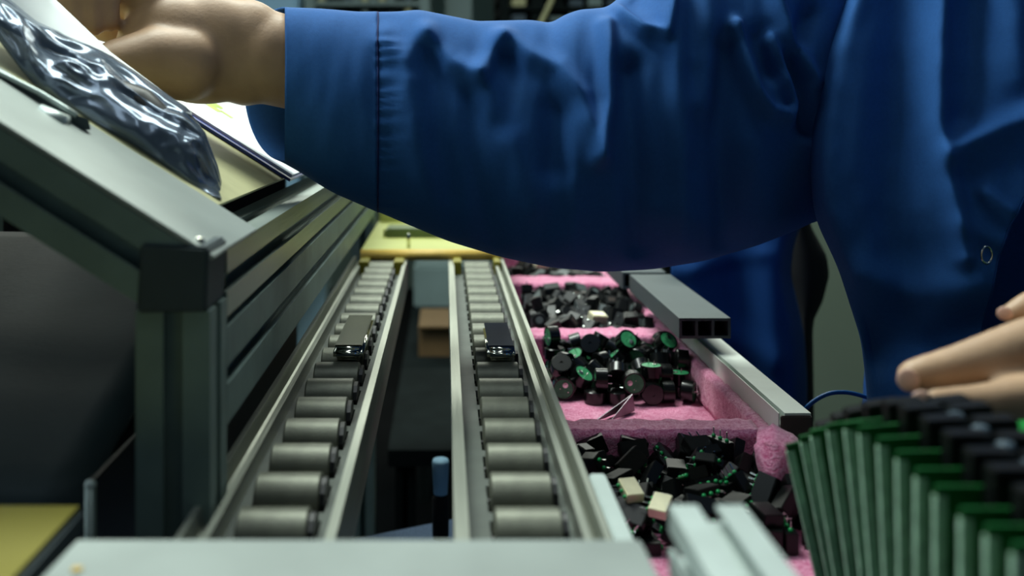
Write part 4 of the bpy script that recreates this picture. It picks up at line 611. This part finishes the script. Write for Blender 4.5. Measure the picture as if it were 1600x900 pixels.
# ------------------------------------------------------------------ board rack, lower right
t = thing('board_rack', 'dark slotted tray holding the upright green circuit boards', 'rack', (.22, .33, CZ-.23))
obj('tray', hbox(.1450, .34, .225, .455, .222, .2325, .002), 'slate', t)
obj('side_lip', hbox(.1400, .1450, .225, .455, .205, .2325, .001), 'slate', t)
bx = [(1228,688,.0), (1250,676,0), (1267,668,0), (1293,660,0), (1320,658,0), (1343,666,0), (1373,684,0), (1403,706,0), (1433,733,0), (1463,760,0), (1503,795,0), (1543,822,0), (1585,850,0)]
def board(i, px, py):
    D = .146*F/(px-VX); top = CZ-(py-VY)*D/F; x0 = .146
    z0 = CZ-.2215; hh = top-z0
    lean = math.radians(max(0, 13-1.7*i))
    t = thing('circuit_board', BL[i], 'circuit board', (x0, D, z0), 'upright green circuit boards in the rack')
    wd = .046
    obj('board', B(x0, x0+wd, D, D+.0016, z0, top, .0002), 'pcb', t)
    obj('bare_edge', B(x0-.0003, x0+.0030, D-.0003, D+.0019, z0, top-.003), 'pcb_edge', t)
    for k in range(2):
        xx = x0+.0135+.0165*k
        obj('black_component', B(xx, xx+.0135, D-.0075, D-.0002, top-.010, top+.0075-.001*(k % 2), .0006), 'blackm', t)
        if k % 2 == 0:
            bm = bmesh.new(); lathe(bm, [(0, 0), (.0028, 0), (.0028, .0062), (.0022, .0068), (0, .0068)], 12, Matrix.Translation((xx+.0150, D-.0110, top-.0005))); obj('can_capacitor', bm, 'slate', t, True)
    for k in range(3):
        bm = bmesh.new(); lathe(bm, [(0, 0), (.0012, 0), (.0009, .0011), (0, .0013)], 8, Matrix.Translation((x0+.006, D-.0001, top-.012-.018*k)) @ Matrix.Rotation(math.pi/2, 4, 'X')); obj('solder_joint', bm, 'pins', t, True)
    t.rotation_euler = (0, -lean, 0)
    t.location.x += 0 
    # keep the top corner where the row shows it
    t.location.x = x0+math.sin(lean)*hh
    return t
ordn = ['farthest', 'second from the back', 'third from the back', 'fourth from the back', 'fifth from the back', 'sixth from the back', 'seventh from the back', 'sixth from the front', 'fifth from the front', 'fourth from the front', 'third from the front', 'second from the front', 'nearest']
BL = ['green circuit board upright in the rack, %s of the row' % a for a in ordn]
for i, (px, py, _) in enumerate(bx): board(i, px, py)
t = thing('circuit_board', 'flat green circuit board lying behind the rack under the fingers', 'circuit board', (.3, .44, CZ-.14))
obj('board', hbox(.252, .40, .385, .47, .1500, .1516, .0002), 'greenflat', t)
obj('support_block', hbox(.345, .395, .39, .455, .1517, .2334, .002), 'black', t)

# blue cable
cu = bmesh.new(); pts = []
for k in range(25):
    s = k/24; px = 1258+120*s; py = 640-27*math.sin(min(1, s*1.15)*math.pi)**.8 if s < .5 else 613+18*((s-.5)/.5)**1.6
    pts.append(W(px, py, .72))
tube(cu, pts, .0016, 10); tag(obj('cable', cu, 'cable', None, True), 'thin blue cable arching behind the circuit boards', 'cable')

# ------------------------------------------------------------------ the worker
person = thing('person', 'worker in a blue work coat reaching across the tracks, other hand at the circuit boards', 'person', (.45, .70, 0))
def seg_dist(px, py, a, b):
    ax, ay = a; bx_, by = b; dx, dy = bx_-ax, by-ay; L = dx*dx+dy*dy
    t = 0 if L == 0 else max(0, min(1, ((px-ax)*dx+(py-ay)*dy)/L))
    return math.hypot(px-ax-dx*t, py-ay-dy*t), t
def fold_height(px, py, strokes):
    h = 0
    for pts, wd, amp in strokes:
        best = 1e9; bt = 0; n = len(pts)-1
        for i in range(n):
            d, t = seg_dist(px, py, pts[i], pts[i+1])
            if d < best: best = d; bt = (i+t)/n
        if best < wd*2.6:
            h += amp*math.exp(-(best/wd)**2)
    return h
SLEEVE = [
 ([(600,62),(632,92),(668,52)], 20, .0035), ([(668,52),(705,98),(748,116)], 17, .0050), ([(748,116),(768,86),(780,56)], 15, .0050),
 ([(790,60),(830,88),(872,108),(905,150),(936,248)], 17, .0065), ([(936,248),(950,160),(948,80),(945,40)], 13, .0085),
 ([(872,175),(868,260)], 26, -.0055), ([(672,80),(690,190),(700,300)], 26, -.0040), ([(790,90),(788,190)], 22, -.0040),
 ([(640,130),(648,220),(680,310)], 22, .0028), ([(770,140),(800,230),(830,320)], 24, .0032), ([(735,150),(745,280),(770,370)], 22, -.0028),
 ([(905,200),(900,330),(880,400)], 26, .0022), ([(985,110),(992,240),(1000,380)], 24, -.0075),
 ([(958,12),(1000,44),(1036,54),(1042,10),(1040,-30)], 10, .0070), ([(1000,0),(1010,-60)], 24, -.006),
 ([(1052,-20),(1058,110),(1066,230),(1060,380)], 20, .0060), ([(1100,0),(1112,80),(1098,160)], 24, .0055),
 ([(1133,75),(1130,190),(1135,380)], 26, -.0085), ([(1080,120),(1086,260)], 20, -.002),
 ([(1148,40),(1165,100),(1180,148),(1202,176),(1232,182),(1243,162),(1228,125),(1200,60)], 11, .0075),
 ([(1205,110),(1190,60)], 18, -.006), ([(1206,-20),(1228,50),(1270,126)], 12, .0070), ([(1250,60),(1262,20)], 16, -.006), ([(1236,90),(1262,200)], 14, -.007),
 ([(1190,230),(1200,380)], 30, .003), ([(1030,330),(1120,360),(1230,350)], 30, .0025),
]
TOP = [(380,6),(445,12),(500,14),(560,19),(620,18),(655,15),(700,24),(745,33),(785,32),(830,31),(862,36),(880,24),(905,15),(933,13),(950,11),(966,-3),(1000,-30),(1100,-95),(1200,-150),(1345,-230)]
BOT = [(380,236),(445,250),(480,272),(520,300),(590,331),(640,352),(700,377),(780,401),(860,418),(940,425),(1020,421),(1100,408),(1180,385),(1240,362),(1275,345),(1345,335)]
def sleeve_rows(x0, x1, step, grow=0, nf=96, nb=36):
    rows = []; x = x0
    while x <= x1+1e-6:
        t, b = smooth_tab(TOP, x, 8), smooth_tab(BOT, x, 14)
        t -= grow; b += grow
        Dc = .675+.05*max(0, (x-900)/400); hb = (b-t)/2*Dc/F*.78
        hb = min(hb, .082)+grow*Dc/F*.5
        yc = (t+b)/2; row = []
        for k in range(nf+nb):
            th = math.pi*k/nf if k <= nf else math.pi+math.pi*(k-nf)/nb
            s, c = math.sin(th), math.cos(th)
            py = yc-(b-t)/2*c; D = Dc-hb*(abs(s)**.85)*(1 if s >= 0 else -1)
            px = x
            if x < 590 and s < 0: px = x-64*(-s)*((590-x)/145)
            wgt = min(1, max(0, s)*2.2)
            d = 1.7*fold_height(px, py, SLEEVE)*wgt+(.0022*noise.noise(Vector((px*.016, py*.006, 1)))+.0011*noise.noise(Vector((px*.04, py*.014+px*.01, 7))))*wgt
            if s > 0 and x > 588:                    # puckers beside the cuff seam
                d += .0010*math.exp(-((x-600)/22)**2)*math.sin(py*.33+math.sin(py*.08)*2)*wgt
            base = W(px, py, D)
            row.append(base+Vector((0, -d, d*.15)))
        rows.append(row); x += step
    return rows
bm = bmesh.new(); grid(bm, sleeve_rows(588, 1344, 4), wrap=True)
sl = obj('sleeve', bm, 'fabric', person, True)
bm = bmesh.new(); grid(bm, sleeve_rows(445, 591, 4, .8), wrap=True)
cf = obj('cuff', bm, 'fabric', person, True); modifier(cf, 'SOLIDIFY', thickness=.0012, offset=-1); bake(cf)
bm = bmesh.new(); pts = []
r0 = sleeve_rows(590.5, 590.6, 4, .8)[0]
tube(bm, [p+Vector((0,-.0001,0)) for p in r0[4:94]], .0006, 6); obj('seam', bm, 'thread', cf, True)

COATF = [
 ([(1340,-40),(1306,90),(1288,200),(1290,320),(1320,430)], 24, .0040),
 ([(1420,-60),(1405,150),(1400,330),(1420,480)], 48, -.0110),
 ([(1476,-60),(1466,60),(1464,190),(1474,262),(1492,330),(1505,400)], 17, .0085),
 ([(1486,240),(1520,216),(1570,196),(1640,172)], 20, .0058), ([(1500,266),(1540,262),(1600,258)], 22, -.0012),
 ([(1530,-60),(1520,100),(1510,180)], 26, -.0050), ([(1580,-40),(1590,120)], 26, .0035),
 ([(1350,430),(1440,460),(1530,440)], 34, .0050), ([(1360,540),(1450,545),(1530,520)], 40, -.0080), ([(1500,350),(1560,380)], 18, .002),
 ([(1540,300),(1580,330)], 12, .003),
]
XL = [(-120,1352),(-60,1338),(0,1320),(45,1303),(78,1290),(140,1278),(210,1268),(260,1266),(320,1270),(350,1277),(385,1294),(420,1310),(470,1326),(530,1345),(590,1352),(640,1356),(760,1360)]
XR = [(-120,1780),(150,1700),(240,1655),(300,1606),(360,1575),(400,1560),(450,1548),(520,1541),(600,1541),(760,1545)]
rows = []
y = -110
while y <= 760:
    xl, xr = smooth_tab(XL, y, 16), smooth_tab(XR, y, 14); row = []
    for k in range(14, 0, -1):
        s = k/14; row.append(W(xl+150*s**1.5, y, .655+.19*s))
    for k in range(0, 81):
        s = (k/80)**1.25; px = xl+(xr-xl)*s
        q = min(1, (px-xl)/330); D = .655-.030*math.sqrt(max(0, 1-(1-min(1, (px-xl)/95))**2))-.042*q
        wgt = min(1, (px-xl)/18)
        d = 1.6*fold_height(px, y, COATF)*wgt+(.0024*noise.noise(Vector((px*.011, y*.006, 4)))+.0008*noise.noise(Vector((px*.03, y*.025, 4))))*wgt
        row.append(W(px, y, D)+Vector((-d*.35, -d, d*.1)))
    rows.append(row); y += 5
bm = bmesh.new(); grid(bm, rows); co = obj('coat_front', bm, 'fabric', person, True); modifier(co, 'SOLIDIFY', thickness=.0014, offset=-1); bake(co)
bm = bmesh.new(); tube(bm, [r[-1] for r in rows[70:]], .0007, 6); obj('hem_edge', bm, 'fabric_shaded', co, True)
bm = bmesh.new(); R = .0052
rg = [[W(1540, 398, .588)+Vector(((R+.0009*math.cos(b))*math.cos(a)*.62, -.0009*math.sin(b)-.001, (R+.0009*math.cos(b))*math.sin(a))) for b in [k*math.pi/4 for k in range(8)]] for a in [k*math.pi/14 for k in range(28)]]
rg.append(rg[0]); grid(bm, rg, wrap=True); bmesh.ops.remove_doubles(bm, verts=bm.verts, dist=1e-6); obj('snap_ring', bm, 'chrome', co, True)
# the under flap of the coat, showing at the opening
rows = []
for i in range(60):
    y = 220+i*9.5; row = []
    for k in range(30):
        px = 1500+k*9; d = .004*math.sin(px*.03+y*.006)
        row.append(W(px, y, .628)+Vector((0, -d, 0)))
    rows.append(row)
bm = bmesh.new(); grid(bm, rows); o = obj('coat_underflap', bm, 'fabric_shaded', person, True); modifier(o, 'SOLIDIFY', thickness=.0014, offset=1); bake(o)
# the far side of the coat hanging behind the foam
XT = [(320,1262),(350,1252),(385,1240),(430,1235),(480,1248),(530,1258),(600,1262),(680,1260),(760,1256)]
TAILF = [([(1080,430),(1110,560),(1150,700)], 26, .009), ([(1150,400),(1160,560),(1170,700)], 30, -.010), ([(1200,400),(1205,520),(1215,700)], 22, .008), ([(1130,520),(1200,560)], 24, .006), ([(1060,420),(1180,395)], 16, .005)]
rows = []; y = 320
while y <= 760:
    xr = smooth_tab(XT, y, 14); row = []
    for k in range(61):
        s = k/60; px = 1047+(xr-1047)*s; e = (1-s)*(xr-1047)
        d = fold_height(px, y, TAILF)
        row.append(W(px, y, 1.02+.05*max(0, 1-e/26)**2)+Vector((0, -d, 0)))
    rows.append(row); y += 7
bm = bmesh.new(); grid(bm, rows); o = obj('coat_tail', bm, 'fabric_shaded', person, True); modifier(o, 'SOLIDIFY', thickness=.0014, offset=1); bake(o)
# coat round the back and the other arm
rows = []
for i in range(30):
    z = .78+.62*i/29; rr_ = 1+.05*math.sin(i*.5); sh = 1 if i < 22 else 1-.35*((i-21)/8)**2
    rows.append([Vector((.475+.125*sh*rr_*math.cos(a), .745+.165*sh*rr_*math.sin(a), z)) for a in [k*2*math.pi/48 for k in range(48)]])
bm = bmesh.new(); grid(bm, rows, wrap=True); obj('coat_back', bm, 'fabric_shaded', person, True)
bm = bmesh.new(); tube(bm, [(.46,.60,1.36), (.47,.50,1.28), (.475,.40,1.14), (.45,.37,1.06), (.38,.385,1.015), (.335,.40,1.0)], [.07,.066,.060,.058,.052,.05], 28, caps=False); o = obj('sleeve', bm, 'fabric', person, True); modifier(o, 'SOLIDIFY', thickness=.0014); bake(o)
bm = bmesh.new(); tube(bm, [(.50,.66,.86), (.50,.655,.5), (.50,.66,.06)], [.085,.07,.06], 24); tube(bm, [(.50,.83,.86), (.50,.84,.5), (.50,.83,.06)], [.085,.07,.06], 24); obj('trousers', bm, 'trousers', person, True)
for yy in (.66, .83): obj('shoe', B(.35, .57, yy-.045, yy+.045, 0, .08, .02), 'trousers', person)

# ---- body: one continuous skin surface
bm = bmesh.new()
def chain(pts, rad, seg=20):
    for (a, ra), (b, rb) in zip(list(zip(pts, rad)), list(zip(pts, rad))[1:]):
        tube(bm, [a, b], [ra, rb], seg)
    for p, r in zip(pts, rad):
        bmesh.ops.create_icosphere(bm, subdivisions=3, radius=r, matrix=Matrix.Translation(p))
def ell(c, r, rot=None):
    T = Matrix.Translation(c)
    if rot: T = T @ rot
    bmesh.ops.create_icosphere(bm, subdivisions=4, radius=1, matrix=T @ Matrix.Diagonal((*r, 1)))
k = lambda r, D: r*D/F
# far arm and hand
D = .672
chain([Vector((.42,.80,1.33)), Vector((.27,.735,1.19)), Vector((.13,.70,1.09))], [.055,.045,.040])
chain([Vector((.13,.70,1.09)), W(560,120,.69), W(470,102,.68), W(420,90,.675)], [.040, .034, k(73,D), k(74,D)])
def flat_tube(pts, rads, ry):                      # elliptical limb: rads in the picture plane, ry factor in depth
    rows = []
    for (p, D), r in zip(pts, rads):
        c = W(p[0], p[1], D); rr = r*D/F
        rows.append([c+Vector((0, rr*ry*math.sin(a), rr*math.cos(a))) for a in [q*2*math.pi/28 for q in range(28)]])
    v = grid(bm, rows, wrap=True); bm.faces.new(v[0]); bm.faces.new(v[-1])
ell(W(385,82,.668), (k(70,.67), k(56,.67), k(84,.67)))
ell(W(318,76,.662), (k(112,.66), k(54,.66), k(88,.66)), Matrix.Rotation(math.radians(3), 4, 'Y'))
ell(W(268,72,.654), (k(88,.65), k(50,.65), k(80,.65)), Matrix.Rotation(math.radians(-10), 4, 'Y'))
chain([W(290,100,.645), W(245,96,.636), W(190,104,.624), W(140,108,.612), W(112,104,.606)], [k(60,.64), k(56,.63), k(46,.62), k(32,.61), k(23,.6)])
ell(W(225,-10,.665), (k(75,.66), k(46,.66), k(44,.66)))
ell(W(180,-2,.684), (k(70,.66), k(30,.66), k(50,.66)))
chain([W(150,28,.676), W(175,40,.672)], [k(34,.66), k(30,.66)])
fing = [((228,-36),(200,-58),(168,-20),(172,36), .640), ((205,-46),(172,-66),(138,-26),(146,44), .632), ((180,-48),(142,-68),(104,-22),(116,40), .626), ((150,-50),(112,-64),(70,-18),(86,26), .622)]
for a, b, c, d, D in fing:
    chain([W(*a,.655), W(*b,D+.004), W(*c,D), W(*d,D-.004)], [k(24,D), k(22,D), k(20,D), k(15,D)])
# trunk, neck, head
ell((.47,.745,1.14), (.105,.145,.30)); chain([Vector((.46,.60,1.35)), Vector((.47,.745,1.39)), Vector((.42,.82,1.34))], [.05,.07,.055])
chain([Vector((.47,.745,1.38)), Vector((.46,.745,1.50))], [.055,.052]); ell((.45,.745,1.60), (.092,.075,.118)); ell((.362,.745,1.59), (.016,.012,.018)); 
for s in (-1, 1): ell((.455,.745+s*.075,1.59), (.016,.009,.028))
# near arm and hand
chain([Vector((.46,.60,1.35)), Vector((.475,.41,1.13)), Vector((.44,.385,1.05)), W(1830,590,.40), W(1760,580,.40)], [.05,.042,.038,.027,.026])
ell(W(1730,575,.405), (.030,.018,.034))
chain([W(1700,520,.40), W(1610,538,.395), W(1500,572,.39), W(1432,586,.388), W(1424,588,.388)], [k(46,.4), k(42,.4), k(34,.39), k(27,.39), k(25,.39)])
chain([W(1720,640,.385), W(1620,618,.375), W(1530,630,.370), W(1462,628,.366), W(1446,624,.366)], [k(50,.4), k(36,.38), k(30,.37), k(21,.37), k(17,.37)])
chain([W(1720,500,.43), W(1650,462,.43), W(1600,482,.425), W(1572,492,.425)], [k(32,.43), k(28,.43), k(22,.43), k(15,.43)])
chain([W(1730,560,.43), W(1650,560,.44), W(1580,572,.44), W(1520,590,.44)], [k(34,.43), k(30,.43), k(26,.43), k(20,.43)])
chain([W(1740,620,.43), W(1670,622,.44), W(1600,632,.44), W(1560,640,.44)], [k(30,.43), k(26,.43), k(22,.43), k(17,.43)])
b = obj('body', bm, 'skin', person, True)
modifier(b, 'REMESH', mode='VOXEL', voxel_size=.0022, use_smooth_shade=True); modifier(b, 'SMOOTH', factor=.6, iterations=12); bake(b)
def nail(px, py, D, rx, rz, rot, yaw):
    bm = bmesh.new(); bmesh.ops.create_icosphere(bm, subdivisions=3, radius=1)
    bmesh.ops.transform(bm, matrix=Matrix.Translation(W(px, py, D)) @ Matrix.Rotation(math.radians(yaw), 4, 'Z') @ Matrix.Rotation(math.radians(rot), 4, 'Y') @ Matrix.Diagonal((rx, .0009, rz, 1)), verts=bm.verts)
    obj('fingernail', bm, 'nail', b, True)
nail(1419, 594, .3818, .0042, .0046, -10, -22)
nail(1441, 624, .3612, .0038, .0034, 0, -20)
nail(1570, 490, .4195, .0032, .0030, 15, -20)

# dark shape in the gap between the coat and its hem
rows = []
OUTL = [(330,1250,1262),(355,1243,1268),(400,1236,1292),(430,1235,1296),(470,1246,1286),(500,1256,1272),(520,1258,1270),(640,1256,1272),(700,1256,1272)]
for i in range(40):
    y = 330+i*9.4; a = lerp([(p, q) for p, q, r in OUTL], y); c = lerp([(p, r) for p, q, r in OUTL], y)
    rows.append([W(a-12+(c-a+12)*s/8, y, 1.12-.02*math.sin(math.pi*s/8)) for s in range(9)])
bm = bmesh.new(); grid(bm, rows); o = tag(obj('gap_shape', bm, 'trousers', None, True), 'dark shape in the gap behind the coat, above the blue cable', 'dark_shape'); modifier(o, 'SOLIDIFY', thickness=.004, offset=1); bake(o)


# ------------------------------------------------------------------ background
def rack(label, x0, x1, y, shelves, m, nb, seedv):
    t = thing('equipment_rack', label, 'rack', ((x0+x1)/2, y, 0)); rnd = random.Random(seedv)
    for x in (x0, x1-.03): obj('upright', B(x, x+.03, y, y+.03, 0, 1.75), m, t); obj('upright', B(x, x+.03, y+.37, y+.40, 0, 1.75), m, t)
    for z in shelves:
        s = obj('shelf', B(x0, x1, y+.005, y+.395, z, z+.012), m, t)
        for k in range(nb):
            xx = x0+.04+(x1-x0-.09)*k/nb; wdt = (x1-x0-.09)/nb*.7
            obj('slot_unit', B(xx, xx+wdt, y+.02, y+.3, z+.0125, z+.0125+rnd.uniform(.018, .034)), rnd.choice(['rackdark', 'rackgrey', 'beige', 'rackdark', 'slate']), s)
    return t
rack('rack of pale slotted units above the cuff of the blue sleeve', -.44, -.05, 3.0, (.9, 1.25, 1.33, 1.382, 1.434, 1.486), 'rackgrey', 11, 3)
rack('dark rack of narrow shelves behind the upper arm', .17, .80, 3.0, (.9, 1.22, 1.27, 1.32, 1.37, 1.42, 1.47), 'rackdark', 9, 5)
tag(obj('pole', B(.0, .085, 3.1, 3.18, 0, 2.6), 'rackgrey'), 'grey upright pole between the two background racks', 'pole')
tag(obj('cabinet', B(-1.2, -.46, 3.0, 3.4, 0, 1.8, .01), 'sky'), 'pale blue-grey cabinet behind the wrist', 'cabinet')
tag(obj('cabinet', B(.70, 1.6, 1.9, 2.3, 0, 1.6, .01), 'wall2'), 'grey-green cabinet seen between the coat and its hem', 'cabinet')
bm = bmesh.new(); tube(bm, [(.25, 2.94, 1.22), (.285, 2.93, 1.36), (.325, 2.94, 1.44), (.34, 2.95, 1.6)], .008, 10); tag(obj('cable', bm, 'beige', None, True), 'beige cable hanging in front of the dark rack', 'cable')
